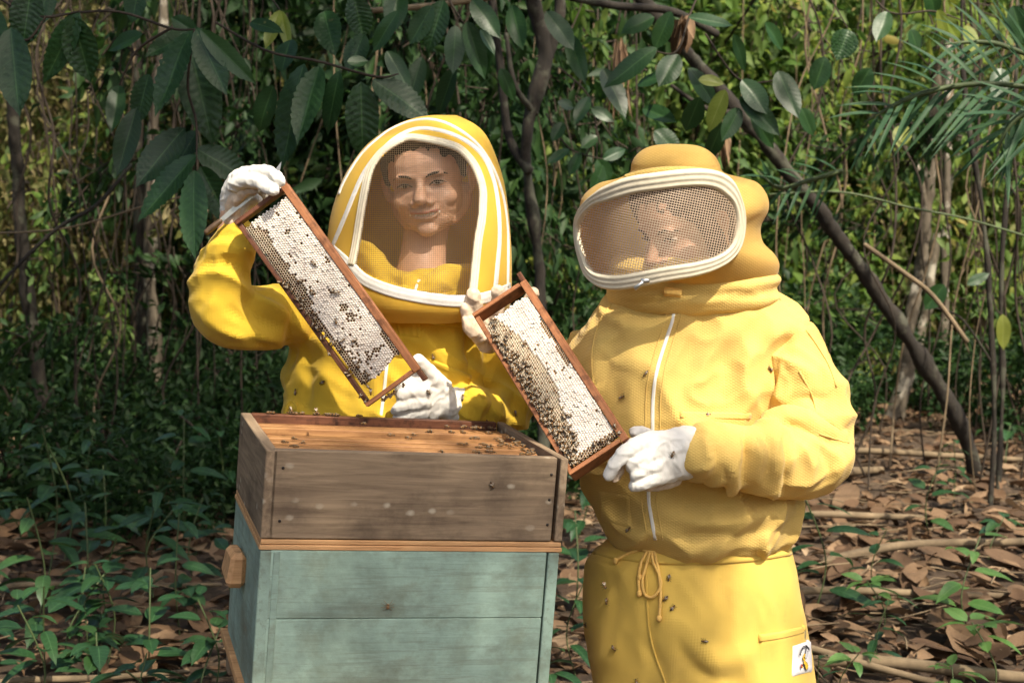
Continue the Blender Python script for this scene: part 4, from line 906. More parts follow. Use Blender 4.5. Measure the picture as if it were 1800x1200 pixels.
hpart('front_board', (HW_ - .045, TH - .0006, LT - .1186), (-.004, -d2 + TH / 2 + .0003, (LT - .1186) / 2), M['paint'], low)
hpart('back_board', (HW_ - .045, TH, LT), (0, d2 - TH / 2, LT / 2), M['paint'], low)
board_y('side_board', HD, TH, LT - .001, (-w2 + TH / 2 + .001, 0, LT / 2 - .0005), M['paint'], low)
board_y('side_board', HD, TH, LT - .001, (w2 - TH / 2 - .003, 0, LT / 2 - .0005), M['paint'], low)
hpart('corner_strip', (.012, TH + .001, LT - .004), (-w2 + .029, -d2 + TH / 2 - .0006, LT / 2), M['paint'], low)
hpart('rim_slat', (HW_ + .002, HD + .002, .0085), (0, 0, LT + .0048), M['rimwood'], low, jit=.0003)
hpart('rim_slat', (HW_ - .001, HD - .001, .0085), (0, 0, LT + .0140), M['rimwood'], low, jit=.0003)
V, F = box(.034, .105, .052, (-w2 - .016, .02, LT - .083), .008); V[:, 2] += np.where(V[:, 1] < -.0, (V[:, 2] - (LT - .083)) * .22, 0); V[:, 0] += np.where(V[:, 2] > LT - .07, .006, 0) * (V[:, 0] < -w2 - .01)
mk('side_cleat', (V, F), M['brace'], low, smooth=False, world=False)
bb = hthing('hive_pallet', 'pale wooden floor board projecting under the turquoise hive box', 'hive floor', -SH - .020 - LBH - .028)
hpart('floor_panel', (HW_ + .02, HD + .05, .016), (0, -.01, .020), M['rimwood'], bb); board_y('floor_batten', HD + .04, .03, .011, (-w2 + .01, -.01, .006), M['brace'], bb); board_y('floor_batten', HD + .04, .03, .011, (w2 - .01, -.01, .006), M['brace'], bb)
bot = (HM @ Vector((HW_ / 2, HD / 2, -SH - .020 - LBH - .028)))
stand = empty('hive_stand', (bot.x, bot.y, 0)); tag(stand, 'rough four legged wooden stand carrying the hive boxes', 'stand')
def wp(x, y, z): return HM @ Vector((x, y, z))
zb = -SH - .020 - LBH - .0285
sv, sf = [], []
for x, y in ((.04, .04), (HW_ - .04, .04), (.04, HD - .04), (HW_ - .04, HD - .04)):
    a = wp(x, y, zb - .04); q = limb3([(a.x, a.y, -.02), (a.x, a.y, a.z)], [.028, .028], 1, 8, 6, .4); mk('leg', q, M['super'], stand, smooth=False)
for y in (.04, HD - .04):
    a, b = wp(0, y, zb - .022), wp(HW_, y, zb - .022); Mx = basis((a + b) / 2, HX, HY, HZ); mk('rail', box(HW_, .05, .042, (0, 0, 0), .003, Mx), M['super'], stand, smooth=False)
# frames standing in the super: each its own thing
hf_mesh = {}
def hive_frame():
    e = empty('hanging_honeycomb'); Lf = HW_ - 2 * TH - .006
    a = hpart('top_bar', (Lf, .026, .014), (0, 0, -.007), M['topbar'], e, jit=.0004)
    for s in (-1, 1): hpart('end_bar', (.009, .032, SH - .04), (s * (Lf / 2 - .02), 0, -.014 - (SH - .04) / 2), M['frame'], e)
    hpart('comb', (Lf - .06, .022, SH - .05), (0, 0, -.014 - (SH - .05) / 2), M['comb_dark'], e)
    return e
proto = hive_frame(); lay = [.036, .078, .118, .158, .200, .240, .300, .362]
names = ['front bar stamped with dark marks', 'second bar from the front board', 'third bar from the front board', 'fourth bar from the front board', 'fifth bar from the front board', 'sixth bar, just before the wide gap', 'lone bar standing between two gaps', 'rearmost bar, against the back board']
for i, y in enumerate(lay):
    e = proto if i == 0 else proto.copy()
    if i:
        COL.objects.link(e)
        for ch in proto.children:
            c = ch.copy(); COL.objects.link(c); c.parent = e
    e.matrix_world = HM @ Matrix.Translation((HW_ / 2, y, -.009 - .003 * (i % 2) - .002 * (i % 3))) @ Matrix.Rotation(R(rng.uniform(-.4, .4)), 4, 'Z')
    tag(e, 'hive frame in the open box, ' + names[i], 'hive frame', 'frames standing in the open hive box')
f0 = proto
marks = []
for i in range(46):
    x = .015 + i * .0026 + rng.uniform(-.0006, .0006)
    if i % 9 == 8: continue
    h_ = rng.uniform(.002, .006) * (1.3 if i < 12 else .8); marks.append(box(rng.uniform(.0008, .0018), h_, .0006, (x - .02, rng.uniform(-.004, .003) - .0, .0004)))
mv, mf = merge(marks); o = mk('stamped_mark', (mv, mf), M['bee_b'], f0, False, world=False)

# ================================================================== HELD FRAMES
def held_frame(label, cA, cB, cC, cD, openf, combf, seed, thick=.0105):
    """corners (px,py,Y): A/D on the bottom bar, B/C on the top bar; A,B upper end"""
    A, B, C, D = [P(*c) for c in (cA, cB, cC, cD)]
    ctr = (A + B + C + D) / 4; U = ((C - B) + (D - A)) / 2; Lh = U.length / 2; U.normalize(); Vv = ((B - A) + (C - D)) / 2; Vv = Vv - U * Vv.dot(U); Wh = Vv.length / 2; Vv.normalize(); Nn = U.cross(Vv)
    if Nn.y > 0: Nn = -Nn; flip = True
    else: flip = False
    print(label[:20], 'L', Lh * 2, 'W', Wh * 2, 'n', Nn[:])
    Mx = basis(ctr, U, Vv, Nn)
    e = empty('framed_honeycomb'); e.matrix_world = Mx; tag(e, label, 'honey frame')
    def bar(name, s, c, mat, rot=None):
        V, F = box(*s, (0, 0, 0), .0012); V = V + rng.normal(0, .00025, V.shape); me = mesh_np(name, V, F, False); fixn(me); me.materials.append(mat)
        o = bpy.data.objects.new(name, me); COL.objects.link(o); o.parent = e; o.location = c
        if rot: o.rotation_euler = rot
        return o
    bar('top_bar', (2 * Lh - .002, .0145, .027), (0, Wh - .0072, 0), M['frame'])
    for s in (-1, 1): bar('lug', (.024, .0095, .023), (s * (Lh + .011), Wh - .0055, 0), M['frame_dark'])
    bar('bottom_bar', (2 * Lh - .002, .0095, .019), (0, -Wh + .005, 0), M['frame_dark' if seed == 1 else 'frame'])
    for s in (-1, 1): bar('end_bar', (2 * Wh - .016, .0088, .034), (s * (Lh - .0055), -.0075, 0), M['frame' if s > 0 or seed == 2 else 'frame_dark'], (0, 0, R(90)))
    # comb cells
    sp = .0053; rr = sp / math.sqrt(3); hexa = [(rr * math.cos(a), rr * math.sin(a)) for a in [R(30 + 60 * k) for k in range(6)]]
    V, F, mi = [], [], []; r2 = np.random.default_rng(seed)
    nrow = int(2 * Wh / (sp * .866)); ncol = int(2 * Lh / sp)
    top = thick
    for j in range(-nrow // 2, nrow // 2 + 1):
        for i in range(-ncol // 2, ncol // 2 + 1):
            u = (i + .5 * (j % 2)) * sp; v = j * sp * .866
            t = (u + Lh) / (2 * Lh); q = (v + Wh) / (2 * Wh)
            if not combf(t, q, u, v): continue
            op = openf(t, q, u, v, r2); swell = .0022 * noise.noise(Vector((u * 22, v * 22, seed))) + .0006 * r2.normal()
            edge = 0 if combf(t, q - .03, u, v - .007) and combf(t + .015, q, u + .007, v) else -.002
            h = top + swell + edge; b = len(V); shr = .80 if op else .94
            for x, y in hexa: V.append((u + x * 1.0, v + y * 1.0, h - (.0 if op else .0006)))
            for x, y in hexa: V.append((u + x * shr, v + y * shr, h + (0 if op else .0002)))
            if op:
                dep = r2.uniform(.004, .008)
                for x, y in hexa: V.append((u + x * .74, v + y * .74, h - dep))
                for k in range(6):
                    k2 = (k + 1) % 6; F.append((b + k, b + k2, b + 6 + k2, b + 6 + k)); mi.append(0); F.append((b + 6 + k, b + 6 + k2, b + 12 + k2, b + 12 + k)); mi.append(3 if op > 1 else 0)
                F.append(tuple(b + 12 + k for k in range(6))); mi.append(2)
            else:
                V.append((u + r2.normal() * .0003, v + r2.normal() * .0003, h + r2.uniform(.0002, .0010)))
                for k in range(6):
                    k2 = (k + 1) % 6; F.append((b + k, b + k2, b + 6 + k2, b + 6 + k)); mi.append(0 if r2.random() < .12 else 1); F.append((b + 6 + k, b + 6 + k2, b + 12)); mi.append(1)
    me = mesh_np('comb', V, F, True, [M['wax'], M['cap'], M['honey'], M['comb_dark']], mi)
    o = bpy.data.objects.new('comb', me); COL.objects.link(o); o.parent = e; tag(o, kind='stuff')
    # core slab behind the cells
    pts = []
    for k in range(60):
        u = -Lh + .012 + k * (2 * Lh - .024) / 59; t = (u + Lh) / (2 * Lh)
        qs = [q for q in np.linspace(0, 1, 80) if combf(t, q, u, -Wh + q * 2 * Wh)]
        if qs: pts.append((u, -Wh + (qs[0] + .018) * 2 * Wh, -Wh + (qs[-1] - .006) * 2 * Wh))
    Vb = []; Fb = []
    for u, a, b_ in pts: Vb += [(u, a, top - .0075), (u, b_, top - .0075), (u, b_, -.011), (u, a, -.011)]
    for k in range(len(pts) - 1):
        for j in range(4): Fb.append((k * 4 + j, k * 4 + (j + 1) % 4, k * 4 + 4 + (j + 1) % 4, k * 4 + 4 + j))
    Fb += [(0, 1, 2, 3), tuple(len(Vb) - 4 + j for j in (3, 2, 1, 0))]
    mk('comb_core', (np.array(Vb), Fb), M['comb_dark'], e, False, world=False)
    return e, Mx, Lh, Wh
nz = lambda u, v, s, k=0: noise.noise(Vector((u * s, v * s, k)))
def comb1(t, q, u, v):
    if not (.03 < t < .94 and .085 < q < .895): return False
    if q < .09 + .05 * max(0, 1 - abs(t - .78) * 4) + .03 * nz(u, v, 40, 2): return False
    if t > .915 - .055 * abs(q - .35) + .012 * nz(u, v, 60, 5): return False
    if t < .05 + .05 * max(0, .25 - q): return False
    return True
def open1(t, q, u, v, r):
    if q > .79 and t > .74 and t < .93 and nz(u, v, 60, 8) > -.25: return 2
    if q < .20 + .07 * nz(u, v, 25, 1) + (.07 if .08 < t < .5 else .05 if t > .75 else .01): return 2 if t > .2 else 1
    if .28 < t < .5 and q < .42 and r.random() < .18: return 2
    if t > .72 and q < .45 and r.random() < .22: return 2
    if q > .86 and t < .2 and r.random() < .6: return 2
    if nz(u, v, 38, 11) > .42 and r.random() < .8: return 2
    return 2 if r.random() < .018 else 0
def comb2(t, q, u, v):
    if not (.05 < t < .955 and .10 < q < .895): return False
    if t < .075 + .03 * abs(q - .6) + .008 * nz(u, v, 60, 5): return False
    if q > .86 + .02 * nz(u, v, 30, 4) and .18 < t < .24: return False
    return True
def open2(t, q, u, v, r):
    b = np.interp(t, [0, .08, .2, .35, .5, .60, .66, .8, .9, 1], [.0, .25, .40, .50, .53, .52, .42, .36, .26, .22]) + .05 * nz(u, v, 30, 7)
    if q < b: return 1 if r.random() < .88 else 2
    if q > .82 + .03 * nz(u, v, 30, 3) and .24 < t < .52: return 2
    if t > .925: return 2
    return 2 if r.random() < .008 else 0
fr1, M1, L1, W1 = held_frame('mostly white capped honey frame tilted in the left keeper\'s gloves above the hive', (411, 386, 2.815), (508, 326, 2.815), (742, 650, 2.765), (646, 714, 2.765), open1, comb1, 1)
fr2, M2, L2, W2 = held_frame('half capped honey frame edged with bees, tilted in the right keeper\'s gloves', (833, 554, 2.82), (928, 498, 2.82), (1109, 773, 2.56), (1006, 843, 2.56), open2, comb2, 2)

# hive tool knife in the raised glove
kn = empty('knife', P(385, 390, 2.80)); tag(kn, 'long steel knife with dark handle held across the raised glove', 'knife')
a, b = P(384, 391, 2.845), P(503, 294, 2.862); dx = (b - a).normalized(); dn = Vector((0, -1, 0)); dn = (dn - dx * dn.dot(dx)).normalized(); dz = dn.cross(dx)
Lk = (b - a).length; prof = [(0, -.004), (0, .004), (Lk * .5, .0085), (Lk * .9, .0105), (Lk, .0145), (Lk * .88, -.0035), (Lk * .5, -.005)]
V = [a + dx * x + dz * y + dn * s * (.0006) for s in (-1, 1) for x, y in prof]; n = len(prof)
mk('blade', (np.array([v[:] for v in V]), [tuple(range(n)), tuple(range(2 * n - 1, n - 1, -1))] + [(i, (i + 1) % n, n + (i + 1) % n, n + i) for i in range(n)]), M['blade'], kn, False)
mk('handle', limb3([a + dx * .006, a - dx * .012, a - dx * .032], [.005, .0065, .006], 1.3, 10, 10), M['handle'], kn)

# ================================================================== BEES
def bee_mesh(wing):
    ab = ellipsoid((-.0040, 0, .0024), (.0048, .0024, .0023), None, 10, 9); th = ellipsoid((.0016, 0, .0028), (.0024, .0022, .0021), None, 8, 6); hd_ = ellipsoid((.0046, 0, .0024), (.0013, .0017, .0014), None, 8, 5)
    parts = [ab, th, hd_]; nb = [len(p[1]) for p in parts]
    for s in (-1, 1):
        c, sn = math.cos(s * wing), math.sin(s * wing); w_ = ellipsoid((-.0042, 0, 0), (.0046, .0015, .0002), None, 8, 4)
        V = w_[0]; x, y = V[:, 0].copy(), V[:, 1].copy(); V[:, 0] = x * c - y * sn + .001; V[:, 1] = x * sn + y * c + s * .0008; V[:, 2] += .0051; parts.append((V, w_[1]))
        for k in range(3): parts.append(limb3([(.001 + (k - 1) * .0018, s * .0015, .0018), (.001 + (k - 1) * .0035, s * .0042, .0022), (.001 + (k - 1) * .005, s * .0056, .0002)], [.00032] * 3, 1, 3, 4))
    V, F = merge(parts); mi = []
    for i, f in enumerate(F):
        cx = np.mean([V[k][0] for k in f]); n1, n2, n3 = nb
        if i < n1: mi.append(1 if int((cx + .01) / .0014) % 2 else 0)
        elif i < n1 + n2: mi.append(0)
        elif i < n1 + n2 + n3: mi.append(1)
        else:
            nw = len(parts[3][1]); nl = len(parts[4][1]) * 3; q = (i - n1 - n2 - n3) % (nw + nl); mi.append(2 if q < nw else 1)
    me = mesh_np('honeybee', V, F, True, [M['bee_a'], M['bee_b'], M['bee_w']], mi); return fixn(me)
BM = [bee_mesh(.25), bee_mesh(.5)]
def bee(pos, nrm, ang, label, group, sc=1.0):
    o = bpy.data.objects.new('honeybee', BM[rng.integers(2)]); COL.objects.link(o)
    n = Vector(nrm).normalized(); t = n.orthogonal().normalized(); t = Quaternion(n, ang) @ t; o.matrix_world = basis(Vector(pos), t, n.cross(t), n) @ Matrix.Scale(sc, 4)
    tag(o, label, 'bee', group); return o
pl = []
def on_frame(Mx, u, v, h, lab, grp):
    for a, b in pl:
        if (a - u)**2 + (b - v)**2 < .0052**2: return
    pl.append((u, v)); bee(Mx @ Vector((u, v, h)), Mx.to_3x3() @ Vector((rng.normal(0, .18), rng.normal(0, .18), 1)), rng.uniform(0, 6.28), lab, grp, rng.uniform(.88, 1.06))
for k in range(330):
    t = rng.uniform(.16, .97); dens = np.interp(t, [.16, .25, .4, .6, .75, .97], [.25, .8, .9, .6, 1, 1.0])
    if rng.random() > dens: continue
    wv_ = np.interp(t, [.16, .3, .45, .6, .8, .97], [.08, .13, .17, .12, .20, .16]); q = .09 + abs(rng.normal(0, wv_ * .62))
    on_frame(M2, (t - .5) * 2 * L2, (q - .5) * 2 * W2, .0115, 'brown honeybee at the ' + ('upper' if t < .45 else 'middle' if t < .7 else 'lower') + ' part of the left comb edge of the half capped frame', 'bees on the half capped frame, ' + ('upper' if t < .45 else 'middle' if t < .7 else 'lower') + ' part')
for t, q in ((.93, .55), (.94, .65), (.95, .8), (.92, .93), (.955, .9), (.21, .3), (.3, .45), (.13, .22), (.1, .25), (.97, .7)):
    on_frame(M2, (t - .5) * 2 * L2, (q - .5) * 2 * W2, .0125, 'brown honeybee on the end comb cells of the half capped frame', 'bees at the frame end')
pl.clear()
for t, q in [(rng.uniform(.3, .97), rng.uniform(.0, .2)) for _ in range(34)] + [(.45, .35), (.38, .28), (.5, .62), (.52, .66), (.62, .38), (.73, .42), (.7, .3), (.83, .25), (.88, .3), (.9, .22), (.35, .62)]:
    on_frame(M1, (t - .5) * 2 * L1, (q - .5) * 2 * W1, .0125 if q > .13 else .0105, 'small honeybee crawling on the comb of the mostly capped frame', 'bees on the mostly capped frame')
for k in range(9):
    v = rng.uniform(-1, .3) * W1; bee(M1 @ Vector((L1 + .004, v, .004)), M1.to_3x3() @ Vector((.8, 0, .6)), rng.uniform(0, 6), 'dark honeybee under the lower end bar of the mostly capped frame', 'bees under the end bar')
hv_n = HZ
for k in range(60):
    x = HW_ * (1 - abs(rng.normal(0, .16))) - .03; y = rng.choice(lay) + rng.uniform(-.01, .01)
    if x < .02 or x > HW_ - .03: continue
    bee(HM @ Vector((x, y, -.009)), hv_n, rng.uniform(0, 6.28), 'honeybee walking on the top bars at the right end of the open box', 'bees on the top bars')
for k in range(16):
    x = rng.uniform(.05, .45) * HW_; bee(HM @ Vector((x, HD - TH * rng.uniform(.3, .7), .0005)), hv_n, rng.uniform(0, 6.28), 'honeybee sitting on the dark rear rim of the open box', 'bees on the rear rim')
for k in range(7): bee(HM @ Vector((.04 + rng.uniform(-.01, .04), lay[k % 4] + .003, -.009)), hv_n, rng.uniform(0, 6), 'honeybee at the left end of the top bars', 'bees at the left bar ends')
def suit_bee(bv, x, y, lab, Y=2.7, grp=None):
    a, n = hit(bv, x, y, Y); bee(a + n * .0003, n, rng.uniform(0, 6.28), lab, grp, .98)
for x, y, l in ((1134, 657, 'bee on the pale jacket, just left of the white zip at chest height'), (1095, 697, 'bee on the pale jacket beside the top bar of the held frame'), (1352, 648, 'bee at the armhole fold of the pale jacket'), (1246, 728, 'bee on the chest pocket hem of the pale jacket'), (1106, 930, 'bee on the left hem of the pale jacket above the trousers')): suit_bee(bjK, x, y, l)
for x, y, l in ((1176, 1016, 'bee on the pale trousers right beside the drawstring loop'), (1169, 1052, 'dark bee on the pale trousers beside the hanging cord end'), (1183, 1067, 'bee just right of the hanging cord end on the trousers'), (1068, 1057, 'smudged bee at the left thigh of the pale trousers'), (1237, 1126, 'bee in the middle of the pale trousers, right thigh'), (1081, 1139, 'bee low on the left thigh of the pale trousers'), (1120, 1196, 'bee at the very bottom of the left trouser leg'), (1031, 1098, 'bee on the outer left edge of the pale trousers')): suit_bee(btK, x, y, l)
for x, y, l in ((566, 672, 'bee between the held frame and the left flank of the mustard jacket'), (573, 590, 'bee on the mustard jacket behind the frame rail'), (521, 688, 'small bee low on the left flank of the mustard jacket'), (762, 625, 'bee on the chest of the mustard jacket above the pocket'), (858, 742, 'bee on the lower sleeve of the mustard jacket'), (905, 728, 'bee at the elbow of the mustard jacket')): suit_bee(bjL, x, y, l)
gb = {id(o): bvh_of(o.data) for o in list(K.children) + list(L.children) if o.name.startswith('glove')}
for px, py, own, l in ((753, 690, L, 'bee sitting on the back of the white glove behind the hive'), (1181, 799, K, 'bee sitting on the back of the white glove at the half capped frame'), (812, 697, L, 'bee at the wrist edge of the white glove behind the hive')):
    best = None
    for o in own.children:
        if o.name.startswith('glove'):
            h = gb[id(o)].ray_cast(CO, ray(px, py).normalized())
            if h[0] is not None and (best is None or h[3] < best[3]): best = h
    if best: bee(best[0], best[1], rng.uniform(0, 6), l, None)
bee(HM @ Vector((.395, -.0003, -.052)), -HY, 1.2, 'lone honeybee on the grey front board of the shallow hive box', None)
for x, y, Y, l in ((1062, 1030, 2.45, 'flying bee in front of the left hip of the pale trousers'), (512, 722, 2.55, 'bee hovering over the open hive, left of the held frame'), (556, 724, 2.6, 'bee hovering over the rear rim of the hive')): bee(P(x, y, Y), (.2, -.8, .6), 1.0, l, None)
# spider on the turquoise front
sc_ = HM @ Vector((.225, -.0002, -SH - .02 - .098)); lg = [ellipsoid((0, 0, .0022), (.0036, .0028, .0020), None, 10, 7), ellipsoid((.0048, 0, .0020), (.0022, .0019, .0015), None, 8, 6)]
for s in (-1, 1):
    for k in range(4):
        an = R(38 + k * 34); dx_, dy_ = math.cos(an), s * math.sin(an); lg.append(limb3([(.003, 0, .002), (.003 + dx_ * .006, dy_ * .006, .0045), (.003 + dx_ * .0125, dy_ * .0125, .0004)], [.0005, .0004, .0003], 1, 4, 6))
sp_ = mk('spider', merge(lg), m_simple('spider_tan', (.22, .13, .06), .7, .3, 300, 0), None, world=False); sp_.matrix_world = basis(sc_, HZ, HX, -HY); tag(sp_, 'small tan spider on the turquoise front plank of the hive', 'spider')
# ================================================================== FOREST
def gz(x, y): return .05 * noise.noise(Vector((x * .5, y * .5, 3))) + .02 * noise.noise(Vector((x * 2, y * 2, 7))) if (abs(x) > .01) else 0
# ground sheet
def ground():
    ys = np.concatenate([np.linspace(-12, 1.5, 16), np.linspace(1.8, 16, 110), np.linspace(17, 160, 26)]); xs = np.concatenate([np.linspace(-120, -8, 18), np.linspace(-7.6, 7.6, 100), np.linspace(8, 120, 18)])
    V = [(x, y, gz(x, y) if (abs(x) < 14 and y < 24) else gz(x, y)) for y in ys for x in xs]; nx = len(xs)
    F = np.array([(j * nx + i, j * nx + i + 1, (j + 1) * nx + i + 1, (j + 1) * nx + i) for j in range(len(ys) - 1) for i in range(nx - 1)])
    m, nt, n, b = new_mat('forest_soil'); v = coords(nt); f = noise_t(nt, v, 3, 8, .7); f2 = noise_t(nt, v, 22, 8, .75)
    c = mix(nt, ramp(nt, f, [(.3, (.050, .033, .020)), (.7, (.115, .075, .045))]), (.20, .13, .075), ramp(nt, f2, [(.5, (0, 0, 0)), (.7, (.8, .8, .8))]))
    nt.links.new(c, b.inputs['Base Color']); b.inputs['Roughness'].default_value = .95; bump(nt, b, f2, 1, .03)
    g = obj('ground', mesh_np('ground', V, F, True), None, m); tag(g, kind='structure')
ground()

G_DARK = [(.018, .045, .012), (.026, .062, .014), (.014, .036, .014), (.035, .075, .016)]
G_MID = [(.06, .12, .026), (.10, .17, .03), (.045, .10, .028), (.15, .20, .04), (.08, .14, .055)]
G_LIT = [(.13, .20, .038), (.19, .25, .05), (.08, .15, .03), (.25, .28, .055), (.10, .17, .07), (.28, .23, .065)]  # greens raised in colour to stand in for sunlight
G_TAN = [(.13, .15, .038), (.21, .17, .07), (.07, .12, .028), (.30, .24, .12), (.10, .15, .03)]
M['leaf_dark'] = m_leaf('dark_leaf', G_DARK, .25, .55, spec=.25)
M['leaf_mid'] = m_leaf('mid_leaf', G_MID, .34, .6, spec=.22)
M['leaf_lit'] = m_leaf('sunlit_tint_leaf', G_LIT, .42, .6, spec=.2)
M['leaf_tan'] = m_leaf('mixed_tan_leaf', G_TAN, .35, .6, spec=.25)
M['cacao'] = m_leaf('broad_dark_leaf', [(.013, .045, .011), (.018, .056, .013), (.010, .036, .010)], .12, .42, vein=((.06, .13, .04), 13), spec=.4)
M['cacao_y'] = m_leaf('young_yellow_green_leaf', [(.15, .21, .03), (.20, .22, .04)], .42, .45, vein=((.30, .32, .10), 11))
M['herb'] = m_leaf('herb_leaf', [(.014, .050, .016), (.024, .070, .020), (.012, .042, .018), (.035, .085, .022)], .22, .42, vein=((.09, .20, .08), 8))
M['herb_lit'] = m_leaf('herb_leaf_light', [(.07, .17, .04), (.10, .20, .05), (.06, .14, .04)], .3, .42, vein=((.18, .30, .10), 8))
M['palm'] = m_leaf('palm_leaf', [(.030, .075, .035), (.042, .095, .04)], .25, .55, spec=.25)
M['stem'] = m_simple('green_stem', (.06, .085, .03), .6, .3, 30, .0006)
M['twig'] = m_simple('brown_twig', (.038, .027, .018), .85, .35, 30, .001)
M['vine'] = m_simple('dry_vine', (.17, .125, .075), .9, .4, 12, .001)
M['bark_dark'] = m_bark('dark_bark', (.010, .008, .006), (.030, .023, .016), (.065, .065, .045), 1)
M['bark_pale'] = m_bark('pale_blotched_bark', (.05, .040, .027), (.15, .122, .086), (.34, .31, .25), .8)
M['bark_brown'] = m_bark('brown_bark', (.035, .025, .016), (.11, .075, .045), None, 1)
def m_dry():
    m, nt, n, b = new_mat('dry_leaf'); gi = N(nt, 'ShaderNodeNewGeometry'); oi = N(nt, 'ShaderNodeObjectInfo')
    s = math_(nt, 'FRACT', math_(nt, 'ADD', gi.outputs['Random Per Island'], math_(nt, 'MULTIPLY', oi.outputs['Random'], 5.77)))
    c = ramp(nt, s, [(0, (.060, .036, .020)), (.25, (.15, .088, .047)), (.5, (.095, .055, .031)), (.72, (.27, .175, .10)), (.9, (.17, .105, .058)), (1, (.38, .27, .165))])
    f = noise_t(nt, coords(nt), 26, 6, .7); c = mix(nt, c, (.07, .04, .025), math_(nt, 'MULTIPLY', ramp(nt, f, [(.52, (0, 0, 0)), (.7, (1, 1, 1))]), .6))
    nt.links.new(c, b.inputs['Base Color']); b.inputs['Roughness'].default_value = .75; b.inputs['Specular IOR Level'].default_value = .3; bump(nt, b, f, .7, .004)
    tr = N(nt, 'ShaderNodeBsdfTranslucent'); nt.links.new(c, tr.inputs[0]); ms = N(nt, 'ShaderNodeMixShader', i_0=.15)
    nt.links.new(b.outputs[0], ms.inputs[1]); nt.links.new(tr.outputs[0], ms.inputs[2]); nt.links.new(ms.outputs[0], n['Material Output'].inputs[0]); return m
M['dry'] = m_dry()

# ---------------------------------------------------------------- one detailed leaf blade (local: base at origin, runs along +X, faces +Z)
def blade(L, W, tip=.16, droop=.25, fold=.18, pleat=.02, nx=20, ny=6, veins=11, curl=0, wob=.0, seed=0, shape=.8):
    t = np.linspace(0, 1, nx + 1); s = np.linspace(-1, 1, ny + 1); V = []; UV = []
    for i, a in enumerate(t):
        w_ = W * .5 * (math.sin(math.pi * min(1, a ** shape)) ** .72) if 0 < a < 1 else 0
        if a > .8: w_ = W * .5 * ((math.sin(math.pi * .8 ** shape) ** .72) * (1 - (a - .8) / .2) ** 1.25 * .93 + .02 * (1 - a) / .2)
        x = L * a; z0 = -droop * L * a * a
        w_ += W * .012 * math.sin(a * veins * 6.28) * (a < .85)
        for b_ in s:
            y = w_ * b_; ab = abs(b_)
            z = z0 + fold * abs(y) - curl * (y * y) / max(W, 1e-6) + pleat * W * math.cos(6.2832 * veins * (a - .11 * ab)) * min(1, ab * 2.5) * (1 - .3 * ab) * min(1, a * 6) * min(1, (1 - a) * 6)
            if wob: z += wob * L * noise.noise(Vector((x / L * 2.2 + seed, y / L * 4, seed * 1.7)))
            V.append((x + ab * w_ * .12, y, z)); UV.append((b_, a))
    m = ny + 1; F = [(i * m + j, i * m + j + 1, (i + 1) * m + j + 1, (i + 1) * m + j) for i in range(nx) for j in range(ny)]
    return np.array(V), np.array(F), np.array(UV)
def leaf_obj(name, parent, base, tip, width, face, mat, droop=.15, twist=0, pleat=.022, nx=26, ny=10, veins=11, shape=.8, seed=0, fold=.15, wob=0):
    base = Vector(base); tip = Vector(tip); L = (tip - base).length; X = (tip - base).normalized(); Z = Vector(face); Z = (Z - X * Z.dot(X)).normalized(); Y = Z.cross(X)
    V, F, UV = blade(L, width, droop=droop, pleat=pleat, nx=nx, ny=ny, veins=veins, shape=shape, fold=fold, wob=wob, seed=seed)
    V[:, 2] += droop * L * V[:, 0] / L
    if twist: pass
    Vw = V @ np.array([X[:], Y[:], Z[:]]) + np.array(base[:])
    me = mesh_np(name, Vw, F, True, None, None, UV); return obj(name, me, parent, mat)

# fast leaf clouds
LT4 = np.array([(0, 0, 0), (.45, -.5, .10), (.45, 0, 0), (.45, .5, .10), (1, 0, -.18)], float); LF4 = np.array([(0, 1, 2), (0, 2, 3), (2, 1, 4), (3, 2, 4)])
LT8 = np.array([(0, 0, 0), (.28, -.42, .09), (.3, 0, 0), (.28, .42, .09), (.65, -.44, .03), (.66, 0, -.05), (.65, .44, .03), (1, 0, -.22)], float)
LF8 = np.array([(0, 1, 2), (0, 2, 3), (1, 4, 5), (1, 5, 2), (2, 5, 6), (2, 6, 3), (4, 7, 5), (5, 7, 6)])
def leaves(C, D, S, wd=.42, hi=False, up=.6, r=rng):
    """C centres, D direction (n,3), S sizes -> V,F"""
    T, Ft = (LT8, LF8) if hi else (LT4, LF4); n = len(C); D = D / (np.linalg.norm(D, axis=1)[:, None] + 1e-9)
    Z = r.normal(0, 1, (n, 3)); Z[:, 2] += up; Z -= D * (Z * D).sum(1)[:, None]; Z /= np.linalg.norm(Z, axis=1)[:, None] + 1e-9; Y = np.cross(Z, D)
    V = C[:, None] + (D[:, None] * T[None, :, 0, None] + Y[:, None] * T[None, :, 1, None] * wd * 2 * .5 + Z[:, None] * T[None, :, 2, None]) * S[:, None, None]
    F = (Ft[None] + (np.arange(n) * len(T))[:, None, None]).reshape(-1, 3); return V.reshape(-1, 3), F
def clump_points(n, nclump, size, r, spread=.16, flat=1.0):
    c = r.uniform(-1, 1, (nclump * 3, 3)); c = c[(c**2).sum(1) < 1][:nclump]; c = c * np.array(size)
    i = r.integers(0, len(c), n); sp = r.uniform(.5, 1.4, len(c))[i][:, None] * spread * min(size[0], size[2]) * 1.6
    p = c[i] + r.normal(0, 1, (n, 3)) * sp * np.array([1, 1, flat]); return p, p - c[i]
def foliage_mesh(name, n, ncl, size, smin, smax, seed, spread=.16, wd=.42, hang=.5, hi=False):
    r = np.random.default_rng(seed); p, o_ = clump_points(n, ncl, size, r, spread); d = o_ / (np.linalg.norm(o_, axis=1)[:, None] + 1e-9) + r.normal(0, .6, (n, 3)); d[:, 2] -= hang
    V, F = leaves(p, d, r.uniform(smin, smax, n), wd, hi, 1.3, r); return mesh_np(name, V, F, True)
